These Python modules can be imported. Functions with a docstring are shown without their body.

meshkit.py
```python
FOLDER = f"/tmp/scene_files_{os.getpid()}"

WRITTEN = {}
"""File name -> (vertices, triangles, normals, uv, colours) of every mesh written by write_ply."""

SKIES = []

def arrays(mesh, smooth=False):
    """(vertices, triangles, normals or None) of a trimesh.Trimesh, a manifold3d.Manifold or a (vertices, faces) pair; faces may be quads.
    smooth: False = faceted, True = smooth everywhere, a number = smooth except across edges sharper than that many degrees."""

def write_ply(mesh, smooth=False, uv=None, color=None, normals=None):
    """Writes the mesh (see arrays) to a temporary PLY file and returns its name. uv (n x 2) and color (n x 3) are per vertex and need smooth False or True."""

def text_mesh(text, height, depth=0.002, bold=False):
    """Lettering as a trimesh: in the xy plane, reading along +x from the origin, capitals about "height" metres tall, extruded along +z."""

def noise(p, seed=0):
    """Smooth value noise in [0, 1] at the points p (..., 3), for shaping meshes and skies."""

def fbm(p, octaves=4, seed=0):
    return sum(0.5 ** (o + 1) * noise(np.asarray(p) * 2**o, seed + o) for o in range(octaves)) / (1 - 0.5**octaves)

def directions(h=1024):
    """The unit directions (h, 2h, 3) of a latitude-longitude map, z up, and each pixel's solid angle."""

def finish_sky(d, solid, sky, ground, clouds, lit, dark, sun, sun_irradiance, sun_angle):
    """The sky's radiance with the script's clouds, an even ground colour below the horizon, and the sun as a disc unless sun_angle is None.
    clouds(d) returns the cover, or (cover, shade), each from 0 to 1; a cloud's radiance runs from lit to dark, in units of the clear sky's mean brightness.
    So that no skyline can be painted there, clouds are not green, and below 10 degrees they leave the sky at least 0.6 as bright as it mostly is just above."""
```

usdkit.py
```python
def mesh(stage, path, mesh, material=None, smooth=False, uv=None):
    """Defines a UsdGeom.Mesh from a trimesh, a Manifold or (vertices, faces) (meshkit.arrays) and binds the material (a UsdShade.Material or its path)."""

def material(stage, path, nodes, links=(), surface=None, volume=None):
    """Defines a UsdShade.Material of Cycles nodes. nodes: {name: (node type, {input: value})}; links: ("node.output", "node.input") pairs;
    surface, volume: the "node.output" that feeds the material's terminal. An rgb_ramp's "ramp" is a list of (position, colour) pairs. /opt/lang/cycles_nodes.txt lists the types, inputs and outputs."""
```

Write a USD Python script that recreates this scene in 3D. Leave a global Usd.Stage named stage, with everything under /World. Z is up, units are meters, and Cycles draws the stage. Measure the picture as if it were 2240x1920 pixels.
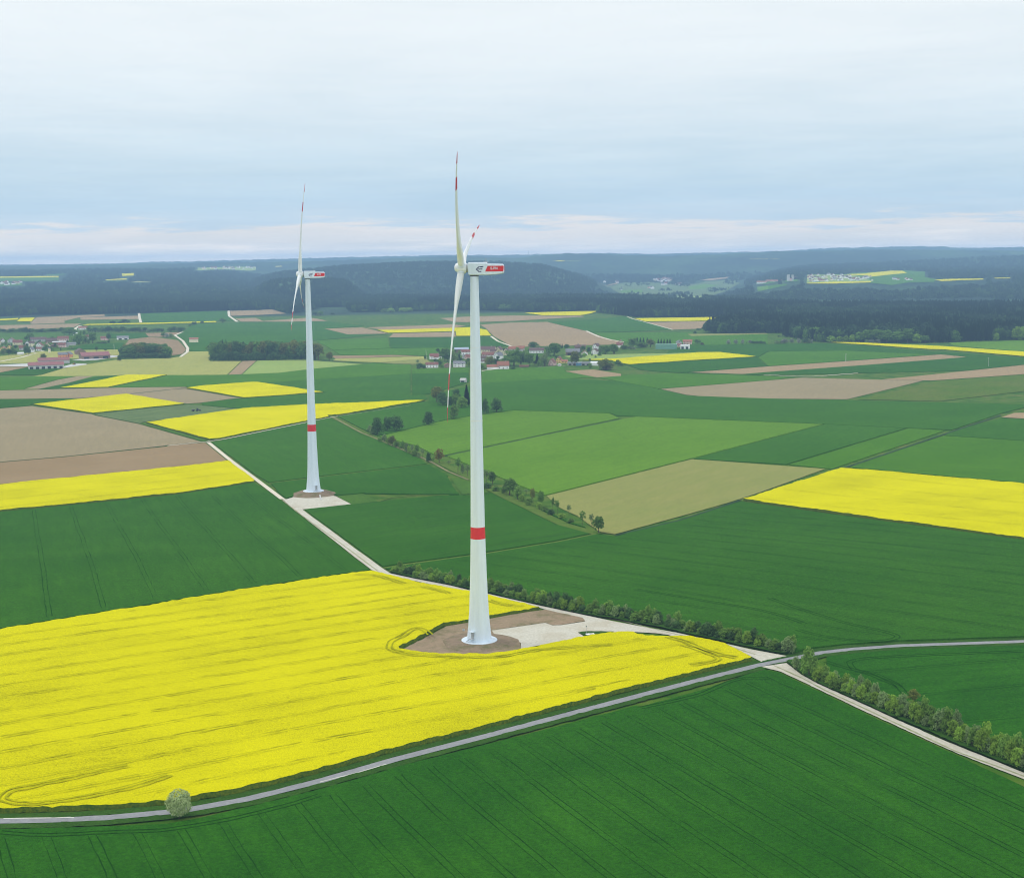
import math, random
import numpy as np, trimesh, usdkit, meshkit
from pxr import Usd, UsdGeom, UsdLux, UsdShade, Gf, Sdf, Vt
from shapely import Polygon, MultiPolygon, LineString, Point, union_all, contains_xy, segmentize
from shapely.affinity import translate as sh_translate
from scipy.spatial import Delaunay

stage = Usd.Stage.CreateInMemory()
UsdGeom.SetStageUpAxis(stage, UsdGeom.Tokens.z)
UsdGeom.SetStageMetersPerUnit(stage, 1.0)
UsdGeom.Xform.Define(stage, '/World')
UsdGeom.Scope.Define(stage, '/World/Looks')
rng = np.random.default_rng(7)

# ------------------------------------------------------------------ camera
IMW, IMH, FPX, ZC = 2240, 1920, 3200.0, 143.0      # the photograph's size, focal length in its pixels, height above the near field
PITCH, ROLL = math.atan((IMH / 2 - 565) / FPX), math.radians(0.62)
FWD = np.array([0, math.cos(PITCH), -math.sin(PITCH)])
_u, _r = np.array([0, math.sin(PITCH), math.cos(PITCH)]), np.array([1.0, 0, 0])
RT, UP = _r * math.cos(ROLL) - _u * math.sin(ROLL), _u * math.cos(ROLL) + _r * math.sin(ROLL)
EYE = np.array([0, 0, ZC])
EXPOSURE = 0.0
cam = UsdGeom.Camera.Define(stage, '/World/camera')
cam.CreateHorizontalApertureAttr(36.0)
cam.CreateFocalLengthAttr(36.0 * FPX / IMW)
cam.CreateClippingRangeAttr(Gf.Vec2f(1.0, 100000.0))
cam.CreateExposureAttr(EXPOSURE)
m4 = np.eye(4); m4[0, :3], m4[1, :3], m4[2, :3], m4[3, :3] = RT, UP, -FWD, EYE
cam.AddTransformOp().Set(Gf.Matrix4d(m4.tolist()))

# ------------------------------------------------------------------ sky and sun: an overcast May day
SUN_DIR = np.array([-0.62, 0.18, 1.0]); SUN_DIR /= np.linalg.norm(SUN_DIR)
SUN_EL, SUN_ROT = math.asin(SUN_DIR[2]), math.atan2(SUN_DIR[0], SUN_DIR[1])
SKY_STRENGTH = 0.1
def el(d): return math.sin(math.radians(d)) / 0.5       # ramp position of an elevation (the ramp covers z 0..0.5)
K = 10.0
def sky(r, g, b, k=1.0): return (r * K * k, g * K * k, b * K * k)
skym = usdkit.material(stage, '/World/Looks/sky', {
    'tc': ('texture_coordinate', {}),
    'sep': ('separate_xyz', {}),
    'map': ('mapping', {'scale': (13.0, 13.0, 170.0)}),
    'wob': ('noise_texture', {'scale': 1.0, 'detail': 4.0, 'roughness': 0.6}),
    'wobs': ('math', {'math_type': 'multiply_add', 'value2': 0.036, 'value3': -0.018}),
    'zz': ('math', {'math_type': 'add'}),
    'rng': ('map_range', {'from_min': 0.0, 'from_max': 0.5, 'to_min': 0.0, 'to_max': 1.0, 'clamp': True}),
    'ramp': ('rgb_ramp', {'ramp': [
        (el(-1), sky(1.15, 1.05, .97)), (el(0.12), sky(1.12, 1.03, .96)), (el(0.4), sky(.94, .91, .89)), (el(0.75), sky(.82, .825, .84)), (el(1.18), sky(.85, .83, .83)), (el(1.42), sky(.60, .735, .86)),
        (el(2.2), sky(.54, .715, .865)), (el(3.4), sky(.61, .765, .88)), (el(5.2), sky(.73, .845, .925)), (el(7.5), sky(.85, .925, .97)),
        (el(10.5), sky(.93, .985, 1.005)), (el(16), sky(.97, 1.01, 1.05)), (el(29), sky(1.04, 1.07, 1.10))]}),
    # wispy darker streaks seen from below: the cloud layer as a plane overhead
    'div': ('math', {'math_type': 'add', 'value2': 0.06}),
    'px': ('math', {'math_type': 'divide'}), 'py': ('math', {'math_type': 'divide'}),
    'comb': ('combine_xyz', {}),
    'cn': ('noise_texture', {'scale': 0.55, 'detail': 6.0, 'roughness': 0.55, 'distortion': 0.6}),
    'cr': ('rgb_ramp', {'ramp': [(0.30, (.93, .955, .965)), (0.5, (1, 1, 1)), (0.70, (1.05, 1.045, 1.035))]}),
    'mul': ('mix_color', {'blend_type': 'multiply', 'fac': 1.0, 'use_clamp': False}),
    'st': ('sky_texture', {'sky_type': 'single_scattering', 'sun_disc': False, 'sun_elevation': SUN_EL, 'sun_rotation': SUN_ROT, 'altitude': 500.0}),
    'mix': ('mix_color', {'blend_type': 'mix', 'fac': 0.94, 'use_clamp': False}),
    'bg': ('background_shader', {'strength': SKY_STRENGTH})},
    [('tc.generated', 'sep.vector'), ('tc.generated', 'map.vector'), ('map.vector', 'wob.vector'), ('wob.fac', 'wobs.value1'), ('wobs.value', 'zz.value1'), ('sep.z', 'zz.value2'),
     ('zz.value', 'rng.value'), ('rng.result', 'ramp.fac'), ('sep.z', 'div.value1'), ('sep.x', 'px.value1'), ('div.value', 'px.value2'), ('sep.y', 'py.value1'), ('div.value', 'py.value2'),
     ('px.value', 'comb.x'), ('py.value', 'comb.y'), ('comb.vector', 'cn.vector'), ('cn.fac', 'cr.fac'), ('ramp.color', 'mul.a'), ('cr.color', 'mul.b'),
     ('st.color', 'mix.a'), ('mul.result', 'mix.b'), ('mix.result', 'bg.color')], surface='bg.background')
dome = UsdLux.DomeLight.Define(stage, '/World/sky')
dome.CreateIntensityAttr(1.0)
UsdShade.MaterialBindingAPI.Apply(dome.GetPrim()).Bind(skym)
dome.GetPrim().SetCustomDataByKey('kind', 'structure')
sun = UsdLux.DistantLight.Define(stage, '/World/sun')
sun.CreateIntensityAttr(0.3); sun.CreateAngleAttr(20.0); sun.CreateColorAttr(Gf.Vec3f(1.0, 0.98, 0.94))
sun.GetPrim().CreateAttribute('inputs:normalize', Sdf.ValueTypeNames.Bool).Set(True)
z = SUN_DIR; x = np.cross([0, 0, 1.0], z); x /= np.linalg.norm(x); y = np.cross(z, x)
m4 = np.eye(4); m4[0, :3], m4[1, :3], m4[2, :3] = x, y, z
sun.AddTransformOp().Set(Gf.Matrix4d(m4.tolist()))
HAZE_DENSITY = 7.3e-5
HAZE_COLOR = (0.43, 0.69, 1.0)

# ------------------------------------------------------------------ terrain
def smooth(a, b, v):
    t = np.clip((np.asarray(v, float) - a) / (b - a), 0, 1); return t * t * (3 - 2 * t)
OV = 2240 / 2072
def ovs(pts): return np.array([[p[0] * OV, p[1] * OV] for p in pts], float)
def eye_y(px): return 577.2 - (np.asarray(px) + 12.7) * (24.4 / 2257)
def skyline(pts, dist):
    """Ridge heights at distance dist from a skyline in the photograph: (x, z) in metres."""
    p = np.asarray(pts, float); az = (p[:, 0] - IMW / 2) / FPX
    return az, ZC + (eye_y(p[:, 0]) - p[:, 1]) / FPX * dist
R0 = skyline(ovs([(-300, 546), (0, 541), (170, 540), (330, 534), (480, 531), (620, 527), (800, 523), (930, 520), (1000, 521), (1090, 519), (1200, 516.5), (1330, 518), (1560, 513), (1700, 506), (1830, 503), (1900, 503.5), (1960, 506), (2072, 504.5), (2300, 508)]), 14000)
R1 = skyline([(-300, 592), (0, 589), (260, 584), (440, 581), (700, 577), (900, 570), (1010, 566), (1130, 570), (1240, 560), (1330, 562), (1450, 566), (1560, 563), (1700, 556), (1900, 552), (2240, 554), (2500, 556)], 10800)
R2B = skyline([(480, 640), (620, 606), (760, 592), (900, 585), (1000, 583), (1100, 584), (1190, 590), (1270, 612), (1340, 641), (1420, 672)], 7400)
R2A = skyline([(500, 660), (560, 640), (610, 626), (700, 622), (760, 626), (800, 644), (850, 668)], 5700)
RC = skyline([(1500, 615), (1600, 604), (1680, 594), (1800, 584), (2023, 574), (2240, 562), (2500, 556)], 9300)
def terrain(X, Y):
    X, Y = np.broadcast_arrays(np.asarray(X, float), np.asarray(Y, float))
    az = X / np.maximum(Y, 50.0); px = IMW / 2 + az * FPX
    base = -6.5 * smooth(640, 930, Y)
    base = base + smooth(1050, 1500, Y) * (1.6 * np.sin(X / 310 + 0.8) * np.sin(Y / 520) + 1.0 * np.sin(X / 170 - Y / 400)) * (1 - 0.5 * smooth(2500, 3500, Y))
    edge = np.interp(px, [-400, 600, 1100, 1500, 1800, 2300], [5200, 5000, 4900, 4500, 3950, 3800])
    base = base - 44 * smooth(0, 1500, Y - edge)
    base = base + np.maximum(0, Y - 8400) * 0.016
    left = np.interp(Y, [0, 4100, 5500, 7000, 8500, 10000, 12500], [-60, -8, 6, 35, 72, 96, 110])
    lm = 1 - smooth(420, 820, px)
    h = base * (1 - lm) + np.maximum(base, left) * lm
    zc = np.interp(az, *RC)
    right = np.where(Y < 8000, np.interp(Y, [0, 4200, 5000, 5800, 6600, 8000], [-60, -36, -10, 18, 31, 46]), 46 + (zc - 46) * smooth(8000, 9300, Y))
    right = np.where(Y > 9300, zc - (Y - 9300) * 0.02, right)
    rm = smooth(1540, 1760, px)
    h = h * (1 - rm) + np.maximum(h, right) * rm
    for (raz, rz), D, w, lo in ((R2A, 5700, 700, -40), (R2B, 7400, 1150, -50), (R1, 10800, 1700, -40), (R0, 14000, 2000, -40)):
        zr = np.interp(az, raz, rz)
        inside = smooth(raz[0], raz[0] + 0.03, az) * (1 - smooth(raz[-1] - 0.03, raz[-1], az)) if D < 9000 else 1.0
        f = np.where(Y < D, (Y - D) / w, (Y - D) / (w * 2.2))
        h = np.maximum(h, lo + (zr - lo) * np.exp(-f * f) * inside - 1e3 * (np.exp(-f * f) < 0.02))
    return h

_ts = np.concatenate([np.geomspace(150, 20000, 2600)])
def ground(pts, lift=0.0):
    """Where the view rays through pixels of the photograph meet the terrain (raised by lift metres): (n, 3)."""
    p = np.atleast_2d(np.asarray(pts, float))
    d = FWD + RT * ((p[:, :1] - IMW / 2) / FPX) - UP * ((p[:, 1:2] - IMH / 2) / FPX)
    P = EYE + d[:, None, :] * _ts[None, :, None]
    g = P[..., 2] - terrain(P[..., 0], P[..., 1]) - lift
    hit = (g < 0).argmax(1); hit = np.where((g < 0).any(1), hit, len(_ts) - 1); hit = np.maximum(hit, 1)
    i = np.arange(len(p)); a, b = g[i, hit - 1], g[i, hit]
    t = np.clip(a / np.where(a == b, 1, a - b), 0, 1)
    return P[i, hit - 1] * (1 - t[:, None]) + P[i, hit] * t[:, None]
CROPS = {'T': (0, 0, 1), 'O': (0, 0, OV), 'A': (0, 540, 560 / 2072), 'B': (560, 540, 560 / 2072), 'C': (1120, 540, 560 / 2072), 'D': (1680, 540, 560 / 2072), 'E': (0, 720, 460 / 2072),
         'F': (900, 720, 460 / 2072), 'G': (1300, 680, 480 / 2072), 'H': (440, 720, 460 / 2072), 'I': (0, 900, 560 / 1989), 'J': (560, 880, 560 / 2072), 'K': (800, 880, 560 / 2072),
         'L': (1300, 880, 940 / 2072), 'M': (0, 1380, 700 / 2072), 'N': (700, 1380, 700 / 2072), 'P': (1400, 1300, 840 / 2072), 'Q': (840, 1220, 500 / 2072), 'R': (1620, 1360, 620 / 2072),
         'X': (1160, 1280, 600 / 2072), 'U': (920, 760, 220 / 2072), 'V': (1140, 740, 220 / 2072), 'W': (0, 700, 200 / 2072), 'Y': (40, 740, 260 / 2072)}
def px(s):
    """'A 10,20 30,40 B 5,6' -> photograph pixels; a capital letter names the detail view that the numbers were read in."""
    out, c = [], 'T'
    for w in s.split():
        if w in CROPS: c = w; continue
        a, b = map(float, w.split(',')); ox, oy, k = CROPS[c]; out.append((ox + a * k, oy + b * k))
    return np.array(out)
def scale_at(P): return math.hypot(*(np.asarray(P) - EYE)[:2]) / FPX     # metres per photograph pixel at a point

# ------------------------------------------------------------------ scene helpers
USED = {}
def numbered(path):
    n = USED.get(path, 0); USED[path] = n + 1
    return path if n == 0 else f'{path}_{n:03d}'
def tag(p, label=None, cat=None, group=None, kind=None):
    p = p.GetPrim() if hasattr(p, 'GetPrim') else p
    for k, v in (('label', label), ('category', cat), ('group', group), ('kind', kind)):
        if v: p.SetCustomDataByKey(k, v)
    return p
def thing(name, label, cat, loc=(0, 0, 0), rz=0.0, group=None, kind=None, scale=None):
    x = UsdGeom.Xform.Define(stage, numbered('/World/' + name))
    x.AddTranslateOp().Set(Gf.Vec3d(*map(float, loc)))
    if rz: x.AddRotateZOp().Set(math.degrees(rz))
    if scale is not None: x.AddScaleOp().Set(Gf.Vec3f(*map(float, scale)))
    return tag(x, label, cat, group, kind)
def part(parent, name, mesh, mat, smooth=False, label=None):
    base = str(parent.GetPath()) if hasattr(parent, 'GetPath') else parent
    m = usdkit.mesh(stage, numbered(base + '/' + name), mesh, mat, smooth)
    if label: m.GetPrim().SetCustomDataByKey('label', label)
    return m.GetPrim()
def copy_of(cls, name, label, cat, loc, rz=0.0, scale=(1, 1, 1), group=None):
    x = UsdGeom.Xform.Define(stage, numbered('/World/' + name))
    x.AddTranslateOp().Set(Gf.Vec3d(*map(float, loc))); x.AddRotateZOp().Set(math.degrees(rz)); x.AddScaleOp().Set(Gf.Vec3f(*map(float, scale)))
    x.GetPrim().GetReferences().AddInternalReference(cls.GetPath()); x.GetPrim().SetInstanceable(True)
    return tag(x, label, cat, group)
def bx(sx, sy, sz, c=(0, 0, 0)):
    m = trimesh.creation.box((sx, sy, sz)); m.apply_translation(c); return m
def cyl(r, h, c=(0, 0, 0), n=20, r2=None):
    """A cylinder or cone frustum standing on c."""
    r2 = r if r2 is None else r2
    return trimesh.creation.revolve([[0, 0], [r, 0], [r2, h], [0, h]], sections=n, transform=trimesh.transformations.translation_matrix(c))
def join(ms): return trimesh.util.concatenate([m if isinstance(m, trimesh.Trimesh) else trimesh.Trimesh(*m, process=False) for m in ms])

# ------------------------------------------------------------------ materials
L = '/World/Looks/'
def plain(name, c, rough=0.6, c2=None, scale=0.6, spec=0.4):
    n = {'p': ('principled_bsdf', {'base_color': c, 'roughness': rough, 'specular_ior_level': spec})}; l = []
    if c2 is not None:
        n |= {'g': ('geometry', {}), 'n': ('noise_texture', {'scale': scale, 'detail': 5.0, 'roughness': 0.6}), 'm': ('mix_color', {'a': c, 'b': c2}), 'r': ('map_range', {'from_min': .3, 'from_max': .7})}
        l = [('g.position', 'n.vector'), ('n.fac', 'r.value'), ('r.result', 'm.fac'), ('m.result', 'p.base_color')]
    return usdkit.material(stage, L + name, n, l, surface='p.BSDF')
FIELDMATS = {}
def field_mat(kind, ang):
    """A crop or soil surface; ang is the direction of its rows (radians)."""
    key = f'{kind}_{int(round(math.degrees(ang))) % 180:03d}'
    if key in FIELDMATS: return FIELDMATS[key]
    a, b, c, rows, blotch, bump = CROPLOOK[kind]
    n = {'g': ('geometry', {}), 'rot': ('mapping', {'rotation': (0, 0, -ang)}),
         'mrow': ('mapping', {'scale': (0.02, rows, 0.3)}), 'row': ('noise_texture', {'scale': 1.0, 'detail': 4.0, 'roughness': 0.7}),
         'big': ('noise_texture', {'scale': blotch, 'detail': 5.0, 'roughness': 0.62, 'distortion': 0.4}),
         'fine': ('noise_texture', {'scale': 1.1, 'detail': 3.0, 'roughness': 0.7}),
         'br': ('map_range', {'from_min': .32, 'from_max': .68}), 'rr': ('map_range', {'from_min': .3, 'from_max': .7}), 'fr': ('map_range', {'from_min': .3, 'from_max': .7, 'to_min': .74, 'to_max': 1.26}),
         'm1': ('mix_color', {'a': a, 'b': b}), 'f2': ('math', {'math_type': 'multiply', 'value2': 0.55}), 'm2': ('mix_color', {'b': c}),
         'm3': ('mix_color', {'blend_type': 'multiply', 'fac': 1.0, 'use_clamp': False}), 'cc': ('combine_xyz', {}),
         'bp': ('bump', {'strength': bump, 'distance': 0.25}),
         'p': ('principled_bsdf', {'roughness': 0.9, 'specular_ior_level': 0.03})}
    l = [('g.position', 'rot.vector'), ('rot.vector', 'mrow.vector'), ('mrow.vector', 'row.vector'), ('g.position', 'big.vector'), ('g.position', 'fine.vector'),
         ('big.fac', 'br.value'), ('br.result', 'm1.fac'), ('row.fac', 'rr.value'), ('rr.result', 'f2.value1'), ('f2.value', 'm2.fac'), ('m1.result', 'm2.a'),
         ('fine.fac', 'fr.value'), ('fr.result', 'cc.x'), ('fr.result', 'cc.y'), ('fr.result', 'cc.z'), ('m2.result', 'm3.a'), ('cc.vector', 'm3.b'), ('m3.result', 'p.base_color'),
         ('fine.fac', 'bp.height'), ('bp.normal', 'p.normal')]
    FIELDMATS[key] = usdkit.material(stage, L + key, n, l, surface='p.BSDF')
    return FIELDMATS[key]
# kind: colour, second colour, row colour, rows per metre across, blotch scale, bump
CROPLOOK = {
    'wheat_deep': ((.016, .094, .0025), (.030, .132, .005), (.010, .070, .002), .22, .022, .8),
    'wheat_dark': ((.025, .107, .003), (.040, .138, .006), (.018, .086, .003), .22, .012, .7),
    'wheat_blue': ((.034, .124, .005), (.050, .155, .008), (.027, .108, .005), .2, .007, .5),
    'barley_light': ((.092, .210, .010), (.122, .252, .016), (.078, .187, .010), .18, .008, .5),
    'barley_mid': ((.053, .160, .004), (.075, .198, .007), (.044, .14, .004), .18, .009, .5),
    'grass': ((.055, .14, .012), (.08, .18, .018), (.045, .11, .012), .3, .03, .5),
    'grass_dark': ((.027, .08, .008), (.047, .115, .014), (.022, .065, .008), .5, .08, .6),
    'soil': ((.315, .235, .128), (.355, .265, .15), (.275, .205, .11), .22, .008, .4),
    'soil_brown': ((.275, .195, .10), (.325, .235, .13), (.23, .165, .085), .3, .012, .5),
    'soil_grey': ((.285, .238, .135), (.33, .268, .155), (.24, .20, .115), .3, .009, .5),
    'earth': ((.33, .24, .165), (.27, .205, .14), (.37, .28, .20), .6, .06, .6),
    'stubble': ((.235, .248, .066), (.20, .24, .06), (.285, .275, .09), .12, .007, .3),
    'hay': ((.33, .335, .085), (.28, .31, .075), (.39, .385, .12), .09, .007, .3),
    'hay_green': ((.25, .35, .085), (.30, .38, .10), (.21, .32, .08), .09, .008, .3),
    'valley': ((.11, .175, .06), (.15, .205, .08), (.085, .145, .05), .05, .004, .2),
    'mottled': ((.075, .15, .008), (.13, .155, .03), (.06, .135, .01), .1, .010, .3),
    'striped': ((.085, .14, .045), (.10, .155, .05), (.19, .25, .095), .10, .006, .3),
}
M = {
    'gravel': plain('gravel', (.49, .47, .385), .9, (.60, .58, .49), .35, .1),
    'asphalt': plain('asphalt', (.25, .26, .27), .85, (.31, .315, .315), .5, .1),
    'road_line': plain('road_edge_line', (.7, .7, .62), .7, (.5, .5, .42), .3),
    'track': plain('track', (.60, .55, .42), .9, (.70, .65, .52), .4, .2),
    'dirt': plain('dirt_path', (.30, .245, .13), .9, (.13, .16, .05), .12, .1),
    'verge_grass': plain('verge_grass', (.075, .15, .02), .9, (.12, .17, .035), .15, 0),
    'ditch': plain('ditch_grass', (.018, .05, .02), .9, (.03, .075, .025), .1, .1),
    'tram': plain('tramline_soil', (.008, .046, .004), .9, (.014, .070, .005), .25, 0),
    'tram_pale': plain('tramline_pale', (.05, .14, .008), .9, (.032, .11, .006), .2, .1),
    'white': plain('turbine_white', (.67, .745, .785), .38, (.71, .775, .81), .12),
    'white_blade': plain('blade_white', (.73, .765, .775), .35, (.68, .715, .72), .1),
    'red': plain('signal_red', (.62, .025, .03), .4),
    'navy': plain('logo_navy', (.03, .03, .10), .5),
    'dark_metal': plain('dark_metal', (.06, .065, .07), .5),
    'steel': plain('galvanised_steel', (.38, .40, .41), .45),
    'concrete': plain('concrete', (.55, .55, .52), .8, (.48, .48, .45), .5),
    'trunk': plain('bark', (.13, .10, .075), .9, (.09, .07, .05), 3.0),
    'plaster_white': plain('plaster_white', (.86, .86, .84), .8), 'plaster_cream': plain('plaster_cream', (.78, .70, .48), .8), 'plaster_yellow': plain('plaster_yellow', (.80, .58, .20), .8),
    'plaster_pink': plain('plaster_pink', (.74, .50, .45), .8), 'plaster_orange': plain('plaster_orange', (.72, .30, .14), .8), 'plaster_grey': plain('plaster_grey', (.48, .48, .46), .8),
    'timber': plain('timber_brown', (.24, .17, .12), .85), 'green_sheet': plain('green_sheet_metal', (.16, .34, .25), .6), 'blue_sheet': plain('blue_sheet_metal', (.14, .33, .50), .5),
    'roof_red': plain('roof_tile_red', (.25, .10, .075), .8, (.20, .085, .068), 1.5), 'roof_orange': plain('roof_tile_orange', (.36, .15, .095), .8, (.30, .125, .08), 1.5), 'roof_dark': plain('roof_tile_dark', (.16, .095, .085), .8, (.12, .08, .07), 1.5),
    'roof_grey': plain('roof_slate', (.17, .18, .20), .7, (.22, .225, .24), 1.2), 'roof_blue': plain('roof_blue', (.07, .09, .19), .5), 'roof_maroon': plain('roof_maroon_sheet', (.27, .105, .105), .7, (.31, .125, .12), .5), 'roof_white': plain('roof_white_sheet', (.80, .81, .82), .6),
    'roof_solar': plain('roof_solar', (.30, .36, .46), .3), 'pane': plain('window_glass', (.05, .06, .075), .2), 'opening': plain('dark_opening', (.03, .03, .035), .9),
    'paint_yellow': plain('machine_yellow', (.75, .45, .03), .5), 'rubber': plain('tyre_rubber', (.02, .02, .02), .8),
}
def rich(name, c1, c2, c3, s1, s2, rough=.9, stretch=(1, 1, 1), amt=.6, bump=.3):
    n = {'g': ('geometry', {}), 'mp': ('mapping', {'scale': stretch}), 'a': ('noise_texture', {'scale': s1, 'detail': 5.0, 'roughness': .65}), 'b': ('noise_texture', {'scale': s2, 'detail': 4.0, 'roughness': .7}), 'ar': ('map_range', {'from_min': .35, 'from_max': .65}), 'br': ('map_range', {'from_min': .45, 'from_max': .72, 'to_max': amt}),
         'm1': ('mix_color', {'a': c1, 'b': c2}), 'm2': ('mix_color', {'b': c3}), 'bp': ('bump', {'strength': bump, 'distance': .1}), 'p': ('principled_bsdf', {'roughness': rough, 'specular_ior_level': .1})}
    return usdkit.material(stage, L + name, n, [('g.position', 'mp.vector'), ('mp.vector', 'a.vector'), ('mp.vector', 'b.vector'), ('a.fac', 'ar.value'), ('b.fac', 'br.value'), ('ar.result', 'm1.fac'), ('m1.result', 'm2.a'), ('br.result', 'm2.fac'), ('m2.result', 'p.base_color'), ('a.fac', 'bp.height'), ('bp.normal', 'p.normal')], surface='p.BSDF')
M['gravel'] = rich('gravel_rich', (.47, .45, .365), (.60, .58, .49), (.40, .345, .235), .9, .06)
M['asphalt'] = rich('asphalt_rich', (.235, .245, .255), (.30, .305, .31), (.17, .175, .18), .7, .09, amt=.5)
M['white'] = rich('turbine_paint', (.645, .74, .815), (.68, .765, .835), (.56, .64, .70), .25, .8, rough=.42, stretch=(1, 1, .05), amt=.5, bump=0)
M['earth'] = rich('bare_earth', (.31, .235, .15), (.265, .195, .125), (.115, .125, .045), .5, .12, amt=.75)
M['mound'] = rich('mound_earth', (.265, .20, .135), (.225, .165, .11), (.095, .115, .035), .6, .16, amt=.8)
M['gravel_dark'] = plain('gravel_median', (.38, .37, .26), .9, (.24, .27, .12), .25, 0)
M['blade_red'] = plain('blade_red', (.45, .022, .035), .45)
def rape_mat():
    n = {'g': ('geometry', {}), 'rot': ('mapping', {'rotation': (0, 0, -0.22)}), 'mrow': ('mapping', {'scale': (0.05, 0.55, 0.2)}),
         'row': ('noise_texture', {'scale': 1.0, 'detail': 5.0, 'roughness': 0.75}), 'fine': ('noise_texture', {'scale': 1.9, 'detail': 4.0, 'roughness': 0.8}), 'big': ('noise_texture', {'scale': 0.02, 'detail': 4.0}),
         'br': ('map_range', {'from_min': .3, 'from_max': .7, 'to_min': -.07, 'to_max': .07}), 'r1': ('math', {'math_type': 'multiply_add', 'value2': .20}), 'r2': ('math', {'math_type': 'multiply_add', 'value2': .86, 'value3': -0.03}),
         'ad': ('math', {'math_type': 'add'}),
         'ramp': ('rgb_ramp', {'ramp': [(.20, (.10, .12, 0)), (.34, (.37, .35, 0)), (.46, (.57, .535, 0)), (.62, (.665, .62, 0)), (.85, (.73, .685, 0))]}),
         'bp': ('bump', {'strength': .7, 'distance': 0.35}), 'p': ('principled_bsdf', {'roughness': .9, 'specular_ior_level': 0.0})}
    l = [('g.position', 'rot.vector'), ('rot.vector', 'mrow.vector'), ('mrow.vector', 'row.vector'), ('g.position', 'fine.vector'), ('g.position', 'big.vector'), ('big.fac', 'br.value'),
         ('row.fac', 'r1.value1'), ('br.result', 'r1.value3'), ('fine.fac', 'r2.value1'), ('r1.value', 'ad.value1'), ('r2.value', 'ad.value2'), ('ad.value', 'ramp.fac'), ('ramp.color', 'p.base_color'), ('fine.fac', 'bp.height'), ('bp.normal', 'p.normal')]
    return usdkit.material(stage, L + 'rapeseed_blossom', n, l, surface='p.BSDF')
M['rape'] = rape_mat()
M['rape_stem'] = plain('rapeseed_stems', (.045, .105, .012), .9, (.16, .20, .012), 1.2, .05)
M['rape_gap'] = plain('rapeseed_gap', (.24, .25, .001), .9, (.46, .455, .001), .35, 0)
def leaf_mat(name, c1, c2, c3=None):
    n = {'g': ('geometry', {}), 'oi': ('object_info', {}), 'r': ('rgb_ramp', {'ramp': [(0, c1), (.75, c2), (1, c3 or c2)]}), 'v': ('map_range', {'to_min': .78, 'to_max': 1.22}), 'cc': ('combine_xyz', {}),
         'mu': ('mix_color', {'blend_type': 'multiply', 'fac': 1.0, 'use_clamp': False}), 'd': ('principled_bsdf', {'roughness': .7, 'specular_ior_level': .15}), 't': ('translucent_bsdf', {}), 'm': ('mix_closure', {'fac': .36})}
    l = [('g.random_per_island', 'r.fac'), ('oi.random', 'v.value'), ('v.result', 'cc.x'), ('v.result', 'cc.y'), ('v.result', 'cc.z'), ('r.color', 'mu.a'), ('cc.vector', 'mu.b'), ('mu.result', 'd.base_color'), ('mu.result', 't.color'), ('d.BSDF', 'm.closure1'), ('t.BSDF', 'm.closure2')]
    return usdkit.material(stage, L + name, n, l, surface='m.closure')
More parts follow.
